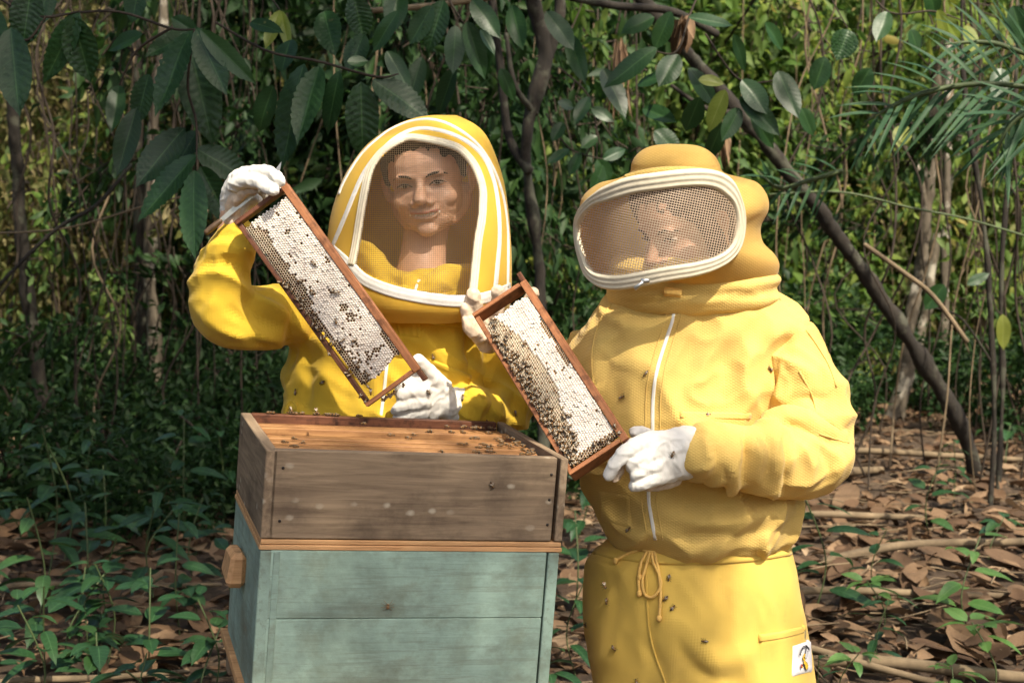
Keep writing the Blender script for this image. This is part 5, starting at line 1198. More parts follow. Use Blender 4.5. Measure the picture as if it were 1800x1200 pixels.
def branch_lines(r, n, size, z0):
    out = []
    for _ in range(n):
        e = r.normal(0, .5, 3) * np.array(size); m_ = e * .5 + r.normal(0, .06, 3); out.append(catmull([(0, 0, z0), tuple(np.array([0, 0, z0]) * .5 + m_ * .5), tuple(e)], 12))
    return out
def shrub_proto(name, h, wdt, n, smin, smax, mat, seed, label, cat, group, hang=.5, ncl=26, spread=.16, trunk=True, wd=.42, vines=0):
    e = empty(name); tag(e, label, cat, group); r = np.random.default_rng(seed)
    fm = foliage_mesh('foliage', n, ncl, (wdt / 2, wdt / 2 * .8, h / 2), smin, smax, seed, spread, wd, hang); o = obj('foliage', fm, e, mat, world=False); o.location = (0, 0, h * .55)
    st = [catmull([(r.normal(0, .05), r.normal(0, .05), 0), (r.normal(0, .15), r.normal(0, .15), h * .4), (r.normal(0, wdt * .22), r.normal(0, wdt * .2), h * r.uniform(.7, 1.0))], 14) for _ in range(6)]
    V, F = tubes(st, .012, 5); obj('stem', mesh_np('stem', V, F), e, M['twig'], world=False)
    if vines:
        vl = []
        for _ in range(vines):
            x, y = r.uniform(-.5, .5) * wdt, r.uniform(-.5, .5) * wdt * .8; z1 = h * r.uniform(.6, 1.05); dx, dy = r.normal(0, .25, 2); vl.append(catmull([(x, y, z1), (x + dx * .4 + r.normal(0, .06), y, z1 * .66), (x + dx + r.normal(0, .06), y + dy, z1 * .33), (x + dx, y + dy, 0)], 22))
        V, F = tubes(vl, .0045, 4); obj('vine', mesh_np('vine', V, F), e, M['vine'], world=False)
    return e
def copy_tree(o, parent=None):
    c = o.copy(); COL.objects.link(c); c.parent = parent
    for ch in o.children: copy_tree(ch, c)
    return c
def place(e, x, y, s, rz, sz=None, z=None):
    e.location = (x, y, gz(x, y) - .02 if z is None else z); e.scale = (s, s, sz or s); e.rotation_euler = (0, 0, rz)
# protos
PR = {
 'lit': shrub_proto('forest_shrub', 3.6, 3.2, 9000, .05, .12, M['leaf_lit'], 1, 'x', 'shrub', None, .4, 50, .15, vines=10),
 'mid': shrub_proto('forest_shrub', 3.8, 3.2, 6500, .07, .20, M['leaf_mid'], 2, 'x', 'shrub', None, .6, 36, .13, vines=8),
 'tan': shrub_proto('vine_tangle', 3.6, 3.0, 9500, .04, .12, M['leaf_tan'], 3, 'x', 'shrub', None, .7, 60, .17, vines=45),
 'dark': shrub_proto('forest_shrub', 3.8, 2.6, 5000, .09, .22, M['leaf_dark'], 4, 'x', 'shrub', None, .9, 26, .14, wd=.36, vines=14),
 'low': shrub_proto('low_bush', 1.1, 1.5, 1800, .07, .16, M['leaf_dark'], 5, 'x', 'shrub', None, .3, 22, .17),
}
used = {k: False for k in PR}
def shrub(kind, x, y, s, label, group=None, sz=None):
    e = PR[kind] if not used[kind] else copy_tree(PR[kind]); used[kind] = True; place(e, x, y, s, rng.uniform(0, 6.28), sz); tag(e, label, 'shrub', group)
    return e
D = {'lit': 'sunlit yellow green shrub', 'mid': 'mid green bushy shrub', 'tan': 'tangle of tan vines and leaves', 'dark': 'dark shrub with drooping long leaves', 'low': 'low leafy bush'}
def X(px, Y): return (px - 900) / 2500 * Y
# mid-distance shrubs: (kind, px, Y, scale, where)
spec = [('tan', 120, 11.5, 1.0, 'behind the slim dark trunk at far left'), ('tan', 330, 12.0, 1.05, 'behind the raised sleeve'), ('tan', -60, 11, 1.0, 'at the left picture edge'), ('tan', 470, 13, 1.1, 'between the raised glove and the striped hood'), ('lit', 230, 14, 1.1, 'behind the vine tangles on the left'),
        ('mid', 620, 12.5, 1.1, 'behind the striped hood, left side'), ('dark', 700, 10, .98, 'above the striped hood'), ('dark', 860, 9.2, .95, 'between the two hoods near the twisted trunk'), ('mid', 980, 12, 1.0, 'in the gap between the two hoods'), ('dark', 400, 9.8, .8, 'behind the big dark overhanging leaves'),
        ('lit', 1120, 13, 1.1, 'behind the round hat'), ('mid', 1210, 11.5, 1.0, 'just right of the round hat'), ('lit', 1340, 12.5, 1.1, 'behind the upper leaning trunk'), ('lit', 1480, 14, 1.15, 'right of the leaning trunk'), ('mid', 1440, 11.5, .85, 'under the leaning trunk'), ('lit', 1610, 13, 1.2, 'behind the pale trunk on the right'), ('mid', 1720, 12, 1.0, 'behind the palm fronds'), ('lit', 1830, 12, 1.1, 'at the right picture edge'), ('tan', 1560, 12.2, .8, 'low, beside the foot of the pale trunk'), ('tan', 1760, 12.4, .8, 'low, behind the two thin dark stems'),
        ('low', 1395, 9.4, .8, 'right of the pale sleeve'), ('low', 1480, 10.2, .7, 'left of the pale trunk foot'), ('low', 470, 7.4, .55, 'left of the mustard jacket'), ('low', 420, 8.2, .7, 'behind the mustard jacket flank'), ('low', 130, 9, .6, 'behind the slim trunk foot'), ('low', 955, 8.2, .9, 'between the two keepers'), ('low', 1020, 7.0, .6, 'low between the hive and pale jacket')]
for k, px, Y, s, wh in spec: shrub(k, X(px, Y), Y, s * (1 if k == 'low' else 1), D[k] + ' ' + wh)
for px, Y, s_, wh in ((40, 8.6, .55, 'at the foot of the far left trunk'), (200, 8.0, .5, 'in front of the blotched trunk'), (330, 7.4, .5, 'right of the blotched trunk foot'), (-30, 6.4, .55, 'at the left edge, nearer'), (120, 6.3, .4, 'in the shade at left, nearer'), (260, 6.0, .4, 'left of the grey box'), (400, 6.4, .45, 'behind the grey box corner, low'), (1440, 8.4, .45, 'right of the elbow of the pale suit'), (1560, 9.6, .5, 'left of the thick blotched trunk foot'), (1690, 9.4, .5, 'behind the leaning trunk foot'), (1810, 8.4, .6, 'at the right edge, middle distance')): shrub('low', X(px, Y), Y, s_, D['low'] + ' ' + wh)
# far wall of forest
i = 0
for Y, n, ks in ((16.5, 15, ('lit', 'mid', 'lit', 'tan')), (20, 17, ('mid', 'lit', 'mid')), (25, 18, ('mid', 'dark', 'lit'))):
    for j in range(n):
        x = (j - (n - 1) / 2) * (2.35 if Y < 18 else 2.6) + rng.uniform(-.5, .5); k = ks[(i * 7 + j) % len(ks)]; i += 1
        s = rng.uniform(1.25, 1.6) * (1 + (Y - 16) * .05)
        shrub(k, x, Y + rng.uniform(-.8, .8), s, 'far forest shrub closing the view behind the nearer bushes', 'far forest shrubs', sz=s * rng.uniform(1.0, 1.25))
# side woods seen only from a step aside
for x, y in ((-7, 9), (-8.5, 6), (7.5, 8), (8.5, 5), (-9, 12), (9.5, 11.5), (-6.8, 3.5), (7.4, 2.4)):
    shrub('mid', x, y, 1.2, 'bushy shrub beside the clearing, outside the view', 'shrubs around the clearing')

for j in range(9):  # unseen shrubs added behind the camera to cut sky fill
    a = math.pi * (1.02 + .96 * j / 8); rr = rng.uniform(6.2, 8.5); shrub(['mid', 'dark', 'mid'][j % 3], rr * 1.15 * math.cos(a), rr * math.sin(a) + 1.5, rng.uniform(.85, 1.05), 'bushy shrub added behind the photographer to block sky light', 'shrubs around the clearing')
# ---------------------------------------------------------------- trees: trunk, limbs, crown
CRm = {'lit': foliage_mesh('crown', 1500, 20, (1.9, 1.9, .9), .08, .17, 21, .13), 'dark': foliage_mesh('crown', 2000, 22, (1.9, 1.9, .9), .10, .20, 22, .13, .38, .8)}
def tree(label, pts, rad, mat, crown=None, branches=(), group=None, cat='tree', vines=0, nseg=12, name='tree', bump_=0.0):
    """pts: list of world points"""
    e = empty(name, tuple(pts[0])); tag(e, label, cat, group)
    rad = [q * .74 for q in rad]
    V, F = limb3([tuple(p) for p in pts], rad, 1, nseg, max(40, len(pts) * 16))
    me = mesh_np('trunk', V, F); V2 = getV(me); Nn = getN(me)
    k = np.array([noise.noise(Vector((v[0] * 9, v[1] * 9, v[2] * 4))) for v in V2]); k2 = np.array([noise.noise(Vector((v[0] * 40, v[1] * 40, v[2] * 12))) for v in V2]); setV(me, V2 + Nn * (k * rad[0] * .5 + k2 * rad[0] * .22)[:, None]); fixn(me); obj('trunk', me, e, mat)
    for b in branches: mk('limb', limb3([tuple(p) for p in b[0]], b[1], 1, 7, 20), mat, e)
    if crown:
        for (c, s, kd) in crown:
            o = obj('crown', CRm[kd], e, None, world=False); o.data = CRm[kd] if CRm[kd].materials else CRm[kd]
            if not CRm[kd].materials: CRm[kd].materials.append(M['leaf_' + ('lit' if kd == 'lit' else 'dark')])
            o.location = Vector(c) + Vector((0, 0, 2.2)) - Vector(pts[0]); o.scale = (s, s, s); o.rotation_euler = (0, 0, rng.uniform(0, 6.28))
    return e
def pt(px, py, Y): return P(px, py, Y)
def gpt(px, Y): return Vector((X(px, Y), Y, gz(X(px, Y), Y) - .05))
def up(p, z, dx=0, dy=0): return Vector((p.x + dx, p.y + dy, z))
tree('slim dark mottled trunk at the far left, in front of the vine tangle', [gpt(82, 8.2), pt(66, 640, 8.1), pt(45, 480, 8), pt(30, 300, 7.9), pt(22, 180, 7.8), pt(30, -60, 7.7), pt(25, -300, 7.6)], [.062, .052, .048, .046, .042, .04, .035], M['bark_dark'], [((X(30, 7.7), 7.7, 4.6), 1.0, 'dark')])
tree('grey trunk with white lichen blotches, left of the raised sleeve', [gpt(275, 8.8), pt(270, 600, 8.8), pt(266, 450, 8.8), pt(268, 250, 8.8), pt(285, 100, 8.8), pt(290, -200, 8.8)], [.068, .056, .052, .050, .046, .04], M['bark_pale'], [((X(290, 8.8), 8.8, 4.9), 1.0, 'dark')])
tree('dark trunk close beside the lichen blotched one', [gpt(243, 9.2), pt(247, 500, 9.2), pt(244, 300, 9.2), pt(240, 0, 9.2), pt(240, -200, 9.2)], [.055, .048, .046, .042, .04], M['bark_dark'], [((X(240, 9.2), 9.6, 4.8), .9, 'dark')])
tree('twisted dark forked trunk standing between the two hoods', [gpt(960, 6.4), pt(950, 540, 6.4), pt(945, 430, 6.4), pt(930, 330, 6.35), pt(925, 255, 6.3), pt(942, 170, 6.3), pt(962, 95, 6.3), pt(945, 40, 6.3), pt(925, -60, 6.2), pt(930, -260, 6.2)], [.050, .036, .034, .033, .036, .042, .050, .040, .035, .03], M['bark_dark'],
     [((X(930, 6.2), 6.4, 4.2), .75, 'dark')], [([pt(962, 100, 6.3), pt(985, 20, 6.3), pt(975, -80, 6.3), pt(980, -250, 6.3)], [.03, .026, .022, .02]), ([pt(930, 300, 6.3), pt(895, 240, 6.35), pt(880, 120, 6.4), pt(860, -40, 6.4)], [.024, .020, .018, .014]), ([pt(942, 200, 6.3), pt(905, 150, 6.2), pt(890, 60, 6.2)], [.016, .013, .009])])
tree('slender pale trunk glimpsed right of the striped hood', [gpt(905, 10), pt(905, 450, 10), pt(912, 330, 10), pt(905, 200, 10), pt(915, 60, 10), pt(918, -150, 10)], [.06, .044, .042, .04, .036, .03], M['bark_pale'], [((X(915, 10), 10, 5.0), .9, 'lit')])
tree('dark leafy trunk behind the top of the striped hood', [gpt(800, 8.4), pt(795, 300, 8.4), pt(790, 180, 8.4), pt(805, 60, 8.4), pt(800, -120, 8.4)], [.05, .04, .036, .032, .03], M['bark_brown'], [((X(800, 8.4), 8.6, 4.4), .9, 'dark')], [([pt(790, 190, 8.4), pt(760, 120, 8.4), pt(740, 10, 8.4)], [.02, .016, .01])])
tree('long dark trunk leaning diagonally behind the pale suited keeper', [gpt(1728, 7.3), pt(1700, 770, 7.25), pt(1645, 670, 7.2), pt(1560, 540, 7.1), pt(1480, 425, 7.0), pt(1420, 345, 6.9), pt(1330, 235, 6.8), pt(1240, 130, 6.7), pt(1130, 0, 6.6), pt(1040, -110, 6.5)], [.060, .050, .050, .048, .046, .046, .044, .040, .034, .028], M['bark_dark'], None, [([pt(1300, 200, 6.75), pt(1240, 190, 6.7), pt(1180, 150, 6.7)], [.018, .013, .008])])
tree('thick pale blotched trunk right of the leaning one', [gpt(1575, 8.9), pt(1592, 640, 8.9), pt(1600, 560, 8.9), pt(1622, 450, 8.9), pt(1635, 320, 8.9), pt(1642, 200, 8.9), pt(1655, 60, 8.9), pt(1660, -160, 8.9)], [.085, .062, .060, .055, .052, .05, .045, .04], M['bark_pale'], [((X(1680, 8.9), 9.2, 4.6), 1.0, 'lit')], [([pt(1630, 370, 8.9), pt(1610, 290, 8.9), pt(1560, 220, 8.9)], [.022, .018, .012])])
tree('thinner pale trunk just right of the thick blotched one', [gpt(1662, 9.8), pt(1660, 600, 9.8), pt(1660, 480, 9.8), pt(1664, 300, 9.8), pt(1668, 100, 9.8), pt(1670, -140, 9.8)], [.055, .045, .043, .04, .036, .03], M['bark_pale'], [((X(1670, 9.8), 10, 4.8), .9, 'lit')])
tree('pale trunk leaning left beyond the foot of the blotched tree', [gpt(1588, 10.8), pt(1610, 620, 10.8), pt(1632, 520, 10.8), pt(1650, 400, 10.8), pt(1700, 200, 10.8)], [.07, .055, .05, .045, .04], M['bark_pale'])
tree('thin dark sapling stem, left one of the pair at far right', [gpt(1755, 6.5), pt(1748, 760, 6.5), pt(1742, 560, 6.5), pt(1728, 380, 6.5), pt(1700, 200, 6.5), pt(1690, 60, 6.5), pt(1700, -150, 6.5)], [.022, .018, .017, .016, .014, .012, .01], M['bark_dark'], None, [([pt(1745, 640, 6.5), pt(1690, 560, 6.45), pt(1640, 540, 6.4)], [.006, .005, .003])])
tree('thin dark sapling stem, right one of the pair at far right', [gpt(1768, 7.0), pt(1762, 700, 7), pt(1760, 500, 7), pt(1770, 330, 7), pt(1785, 150, 7), pt(1790, -100, 7)], [.02, .017, .016, .015, .013, .01], M['bark_dark'])
tree('brown trunk standing behind the palm fronds', [gpt(1725, 11), pt(1728, 600, 11), pt(1722, 450, 11), pt(1716, 250, 11), pt(1712, -50, 11)], [.07, .055, .05, .045, .04], M['bark_brown'], [((X(1712, 11), 11, 5.2), 1.0, 'lit')])
for px, Y, r_, mt, lb in ((560, 12, .04, 'bark_brown', 'thin brown trunk seen past the raised frame'), (150, 12.5, .05, 'bark_brown', 'brown trunk deep in the vine tangle at left'), (360, 10.5, .04, 'bark_dark', 'dark trunk behind the raised glove'), (1110, 9.5, .035, 'bark_brown', 'thin trunk hung with dry vines above the round hat'), (1380, 13, .05, 'bark_brown', 'distant trunk behind the leaning one'), (1500, 15, .06, 'bark_pale', 'distant pale trunk in sunlit leaves'), (1790, 13, .06, 'bark_pale', 'distant pale trunk at the right edge'), (30, 13, .06, 'bark_pale', 'pale trunk deep at the left edge')):
    j = rng.uniform(-14, 14, 5); tree(lb, [gpt(px, Y)] + [pt(px + j[k], 560 - k * 190, Y) for k in range(5)], [r_, r_ * .9, r_ * .85, r_ * .8, r_ * .7, r_ * .6], M[mt], [((X(px, Y), Y, 5.2 + rng.uniform(0, .6)), .9, 'lit' if px > 1000 else 'dark')])

# unseen canopy trees, crowns shaped to place the dapple and shade
def canopy_leaf(name, parent, keep, n, smin, smax, x0, x1, y0, y1, z0, z1, seed, mat):
    r = np.random.default_rng(seed); nc = n // 26
    c = np.stack([r.uniform(x0, x1, nc), r.uniform(y0, y1, nc), r.uniform(z0, z1, nc)], 1); i = r.integers(0, nc, n); p = c[i] + r.normal(0, .22, (n, 3)) * np.array([1, 1, .5])
    k = keep(p, r); p = p[k]; d = r.normal(0, 1, (len(p), 3)); d[:, 2] -= .3
    V, F = leaves(p, d, r.uniform(smin, smax, len(p)), .42, False, 1.2, r); me = mesh_np(name, V, F, True); return obj(name, me, parent, mat)
S3 = np.array(SUN[:])
def keep_fn(p, r):
    """a crown with gaps and dense patches; each entry of GAPS: where its shadow or light patch lands (on a plane y=Y), radii, density"""
    dens = np.full(len(p), .10)
    for cx, cy_, rx, ry, val, Y in GAPS:
        t = (p[:, 1] - Y) / S3[1]; q = p - S3[None] * t[:, None]; f = (q[:, 1] * CFW.y + (q[:, 2] - 1.5) * CFW.z)
        px = 900 + 2500 * q[:, 0] / f; py = 600 - 2500 * ((q[:, 2] - 1.5) * CUP.z + q[:, 1] * CUP.y) / f
        d = np.sqrt(((px - cx) / rx)**2 + ((py - cy_) / ry)**2); k = np.clip((1.3 - d) / .3, 0, 1); dens[:] = dens * (1 - k) + val * k
    return (r.random(len(p)) < dens) & (p[:, 2] > 3.3)
GAPS = [(330, 150, 460, 200, .6, 3.8), (1000, 120, 380, 160, .7, 4.8), (1230, 1080, 230, 130, .25, 2.6), (600, 660, 160, 90, .10, 2.95), (700, 985, 360, 250, 1.0, 2.36), (700, 850, 340, 120, 1.0, 2.40), (410, 520, 80, 90, .1, 2.9),
        (1250, 600, 310, 350, .03, 2.62), (1230, 975, 250, 80, .6, 2.6), (1440, 680, 110, 200, .0, 2.7), (1180, 310, 170, 100, .02, 2.65), (760, 340, 180, 170, .06, 2.92), (440, 320, 90, 70, .02, 2.8), (560, 500, 130, 170, .06, 2.79), (760, 690, 90, 60, .02, 2.88), (980, 640, 120, 170, .05, 2.72), (1150, 810, 90, 70, .0, 2.5)]  # dense leaves shade the hive and jacket waist, gaps light the keepers
ct = empty('canopy_tree', (3.6, -2.2, 0)); tag(ct, 'unseen tall tree behind the camera, crown shaped to shade hive and light keepers', 'tree')
mk('trunk', limb3([(3.6, -2.2, -.1), (3.5, -2.1, 2.5), (3.1, -1.8, 5), (2.6, -1.6, 7.5)], [.17, .13, .1, .05], 1, 14, 30), M['bark_brown'], ct)
for b in (((3.2, -1.9, 4.4), (4.4, -.9, 6.2), (5.0, .6, 6.8)), ((3.1, -1.8, 5), (.8, -2.4, 6.4), (-1.6, -2.4, 6.9))): mk('limb', limb3(list(b), [.05, .035, .015], 1, 8, 16), M['bark_brown'], ct)
canopy_leaf('crown', ct, keep_fn, 64000, .11, .20, -4.0, 5.6, -5.2, 1.6, 4.6, 7.6, 71, M['leaf_mid'])
ct2 = empty('canopy_tree', (-3.8, 5.2, 0)); tag(ct2, 'unseen tree left of the hive, crown placed to shade the forest floor', 'tree')
mk('trunk', limb3([(-3.8, 5.2, -.1), (-3.8, 5.2, 2.5), (-3.4, 5.2, 5.2)], [.14, .11, .05], 1, 14, 24), M['bark_dark'], ct2)
canopy_leaf('crown', ct2, lambda p, r: (r.random(len(p)) < .75) & (p[:, 2] > 1.5 + p[:, 1] * .155 + .75), 7000, .10, .20, -7, .6, 2.6, 5.4, 3.0, 5.6, 72, M['leaf_dark'])
def keep4(p, r):
    g = p - S3[None] * (p[:, 2] / S3[2])[:, None]; z3 = p[:, 2] - S3[2] * (p[:, 1] - 3.25) / S3[1]
    return (r.random(len(p)) < .85) & (g[:, 1] > 3.3) & (g[:, 0] < -.35) & ((z3 > 2.3) | (p[:, 1] > 3.4))
canopy_leaf('crown', ct2, keep4, 22000, .10, .19, -4.5, 3.2, -.5, 4.8, 4.0, 6.0, 74, M['leaf_dark'])  # extra crown leaves, kept only where they darken the ground at left
ct3 = empty('canopy_tree', (5.6, 4.0, 0)); tag(ct3, 'unseen tree right of the keepers, crown thinned to light the leaf litter', 'tree')
mk('trunk', limb3([(5.6, 4.0, -.1), (5.5, 4.1, 2.5), (5.0, 4.4, 5.6)], [.15, .12, .05], 1, 14, 24), M['bark_brown'], ct3)
canopy_leaf('crown', ct3, lambda p, r: (r.random(len(p)) < .04) & (p[:, 2] > 1.5 + p[:, 1] * .155 + .9), 6000, .10, .18, .8, 8, 2.8, 6.5, 3.4, 6.0, 73, M['leaf_mid'])

# ---------------------------------------------------------------- overhanging branches with big pleated leaves
def bough(label, stems, leaves_, Y0, name='overhanging_branch', mat='cacao', loc=None):
    e = empty(name, loc or stems[0][0]); tag(e, label, 'branch')
    for s in stems: mk('stem', limb3([tuple(p) for p in s], [.0036] * (len(s) - 1) + [.002], 1, 6, 18), M['twig'], e)
    for k, q in enumerate(leaves_):
        (bx, by), (tx, ty), wpx = q[:3]; Y = Y0 + (q[3] if len(q) > 3 else 0); m_ = q[4] if len(q) > 4 else mat; dt = q[5] if len(q) > 5 else rng.uniform(-.06, .10)
        leaf_obj('leaf', e, P(bx, by, Y + .0), P(tx, ty, Y - dt), mpx(wpx, Y) * .96, (rng.uniform(-.35, .35), -1, rng.uniform(.25, .75)), M[m_], droop=rng.uniform(.04, .14), fold=rng.uniform(.1, .35), pleat=.085 if wpx > 45 else .028, veins=11, shape=rng.uniform(.72, .85), seed=k, wob=.03)
    return e
bough('dark bough with four broad leaves in the top left corner', [[P(-80, -60, 3.9), P(20, 10, 3.85), P(80, 30, 3.8), P(140, 20, 3.8)], [P(80, 30, 3.8), P(50, 70, 3.8), P(20, 60, 3.8)]],
      [((140, 22), (75, 150), 50), ((128, 28), (160, 147), 62), ((18, 48), (35, 207), 66, -.1), ((55, -25), (40, 88), 60), ((-20, 10), (6, 120), 50), ((85, -30), (70, 50), 44, .2), ((245, -30), (232, 42), 44, .3)], 3.8)
bough('bough of large ribbed dark leaves left of the raised glove', [[P(80, 30, 4.0), P(200, 20, 3.95), P(300, 50, 3.85), P(342, 52, 3.8)], [P(342, 52, 3.8), P(330, 150, 3.85), P(345, 215, 3.85), P(345, 290, 3.8)], [P(300, 50, 3.85), P(240, 90, 3.9), P(210, 150, 3.9)]],
      [((335, 55), (272, 207), 60), ((345, 52), (400, 170), 50, -.05), ((352, 52), (452, 150), 38, -.08), ((335, 85), (375, 258), 76, .12), ((345, 272), (242, 392), 56), ((343, 300), (344, 458), 56, -.06), ((352, 292), (408, 400), 50, .04), ((345, 262), (440, 318), 58, .12), ((325, 225), (238, 330), 62, .14), ((300, 52), (395, 80), 40, .2), ((335, 60), (255, 100), 46, .15), ((240, 190), (205, 312), 44, .3), ((262, 130), (240, 222), 46, .35), ((345, 60), (300, 30), 34, .2), ((210, 150), (196, 235), 34, .4), ((250, 60), (190, 90), 34, .3), ((346, 230), (310, 300), 48, .22)], 3.8)
bough('leafy bough drooping above the striped hood', [[P(380, 40, 4.1), P(470, 90, 4.0), P(560, 108, 3.95), P(660, 135, 3.9), P(700, 130, 3.9)]],
      [((535, 112), (496, 300), 64), ((562, 117), (522, 256), 56, -.04), ((596, 125), (576, 240), 42), ((634, 144), (637, 284), 62), ((655, 140), (757, 214), 62), ((610, 110), (648, 108), 24, -.05), ((510, 70), (495, 130), 44, .2), ((700, 20), (655, 95), 34, .1), ((640, 60), (612, 130), 46, .25), ((680, 90), (720, 160), 34, .2), ((570, 20), (590, 100), 50, .3), ((620, -10), (640, 70), 50, .35), ((440, 40), (500, 60), 30, .1), ((480, 150), (455, 235), 44, .35)], 3.9)
bough('pale translucent young leaves hanging left of the hood bough', [[P(430, -40, 4.4), P(470, -10, 4.35), P(492, 18, 4.3)]], [((492, 18), (466, 88), 26, 0, 'cacao_y'), ((494, 20), (509, 92), 22, 0, 'cacao_y'), ((488, 20), (482, 70), 20, .1, 'cacao_y')], 4.3)
bough('cluster of long dark leaves hanging between the hoods', [[P(760, -80, 4.6), P(790, 0, 4.55), P(815, 40, 4.5)], [P(830, 30, 4.5), P(860, 60, 4.5)]],
      [((800, 45), (796, 132), 38), ((820, 38), (853, 142), 38), ((845, 52), (870, 98), 20, -.1), ((780, 0), (752, 96), 46), ((830, 0), (880, 70), 40), ((760, 10), (720, 80), 40), ((860, 70), (845, 150), 26), ((900, 10), (920, 90), 36), ((880, 120), (905, 180), 26), ((742, 100), (716, 190), 36, .3), ((800, 120), (770, 205), 36, .3), ((960, 20), (1010, 90), 40, .2), ((1000, 60), (1030, 150), 34, .3), ((700, -20), (690, 60), 44, .2)], 4.5)
bough('bough of grey green leaves right of centre, above the round hat', [[P(1250, -60, 5.0), P(1215, 20, 4.9), P(1190, 90, 4.8), P(1150, 90, 4.8)], [P(1240, 60, 4.9), P(1300, 140, 4.9), P(1370, 140, 4.9)]],
      [((1155, 84), (1060, 156), 40), ((1192, 96), (1157, 154), 44), ((1210, 30), (1290, 46), 26), ((1150, 30), (1090, 60), 36), ((1304, 140), (1348, 202), 44), ((1367, 126), (1404, 210), 44), ((1275, 158), (1245, 234), 34, -.05, 'cacao_y'), ((1228, 140), (1274, 148), 24, -.05, 'cacao_y'), ((1300, 190), (1268, 250), 34), ((1230, 170), (1205, 232), 40), ((1210, 120), (1260, 190), 36, .15), ((1300, 170), (1372, 240), 40), ((1180, 20), (1150, 90), 36, .1), ((1290, 60), (1310, 130), 26), ((1120, 150), (1180, 130), 30, .2), ((1130, 190), (1190, 215), 34, .3), ((1060, 120), (1100, 210), 40, .3), ((1320, 200), (1360, 262), 30, .1), ((1270, 215), (1240, 285), 34, .2), ((1150, 230), (1195, 270), 44, .2), ((1345, 40), (1375, 90), 30, .3), ((1408, 190), (1430, 240), 30, .2)], 4.8)
bough('spray of small leaves beside the twisted trunk and round hat', [[P(960, 200, 5.6), P(1000, 260, 5.55), P(1060, 280, 5.5)], [P(985, 120, 5.6), P(1040, 180, 5.6), P(1050, 290, 5.55)]],
      [((1000, 262), (960, 290), 22), ((1020, 268), (1000, 310), 22), ((1050, 280), (1072, 320), 32), ((1060, 280), (1100, 262), 24), ((1040, 190), (1080, 215), 24), ((1050, 240), (1020, 262), 24), ((990, 215), (970, 250), 24), ((1035, 170), (1010, 220), 26), ((980, 180), (1010, 190), 22), ((1060, 290), (1040, 345), 26)], 5.5)
bough('yellow green and dark leaves at the upper right', [[P(1500, -60, 5.4), P(1560, 20, 5.3), P(1640, 20, 5.3), P(1700, 40, 5.3)], [P(1440, -40, 5.4), P(1490, 50, 5.3)]],
      [((1492, 52), (1470, 108), 50), ((1600, 52), (1614, 95), 34), ((1648, 18), (1668, 76), 28, -.05, 'cacao_y'), ((1665, 40), (1690, 80), 20, -.05, 'cacao_y'), ((1700, 45), (1712, 100), 30, 0, 'cacao_y'), ((1740, 50), (1720, 90), 26, 0, 'cacao_y'), ((1560, 20), (1540, 75), 34), ((1630, -20), (1645, 30), 36), ((1450, 100), (1430, 160), 40, .2), ((1780, 10), (1800, 80), 40), ((1530, 120), (1500, 170), 36, .2), ((1590, 220), (1580, 260), 34, -.1, 'cacao_y'), ((1760, 120), (1750, 180), 36, .2)], 5.3)
bough('hanging yellow green leaf beside the thin dark stems', [[P(1745, 520, 6.4), P(1752, 545, 6.4), P(1762, 552, 6.4)]], [((1762, 552), (1764, 616), 28, 0, 'cacao_y'), ((1660, 500), (1625, 545), 36, 0), ((1700, 500), (1740, 480), 20, 0)], 6.35)
for (x, y, Y, lb) in ((1205, 60, 5.0, 'bunch of curled dry brown leaves hanging above the round hat'), (1262, 240, 5.6, 'shaggy bunch of dry brown fronds right of the round hat'), (1090, 100, 6.2, 'ragged dry vine bundle above and left of the round hat')):
    e = empty('dead_leaf_bunch', P(x, y, Y)); tag(e, lb, 'leaf bunch')
    for k in range(9 if y < 100 else 16):
        dx = rng.uniform(-20, 20); ln = rng.uniform(35, 95) * (1 if y != 100 else 1.6)
        leaf_obj('dry_leaf', e, P(x + dx * .5, y - 25 + rng.uniform(-10, 10), Y + rng.uniform(-.08, .08)), P(x + dx * 1.2, y - 25 + ln, Y + rng.uniform(-.1, .1)), mpx(rng.uniform(5, 9) if y > 90 else rng.uniform(14, 22), Y), (rng.normal(), -1, rng.normal()), M['dry'], nx=8, ny=4, pleat=.03, droop=.1, fold=.5, wob=.06, seed=k)
# climbing and hanging vines
vs = []
for k in range(130):
    px = rng.choice([rng.uniform(60, 520), rng.uniform(120, 460), rng.uniform(640, 1120), rng.uniform(1380, 1800)]); Y = rng.uniform(6.8, 10.5); x = X(px, Y); dx = rng.normal(0, .25); z1 = rng.uniform(2.8, 4.2)
    wig = rng.uniform(.02, .09); tq_ = np.linspace(0, 1, 9); e = mk('hanging_vine', limb3([(x + dx * q + rng.normal(0, wig) * (0 < q < 1), Y + rng.normal(0, .04), z1 * (1 - q)) for q in tq_], [rng.uniform(.0025, .007)] * 9, 1, 5, 40), M['twig' if k % 7 else 'vine'], None)
    side = ('dark' if k % 7 else 'dry tan') + ' hanging vine ' + ('at the far left' if px < 180 else 'near the blotched trunk' if px < 340 else 'near the raised glove' if px < 560 else 'above the striped hood' if px < 860 else 'between the two hoods' if px < 1200 else 'by the leaning trunk' if px < 1560 else 'among the right hand trunks')
    tag(e, 'thin ' + side, 'vine', 'vines: ' + side)
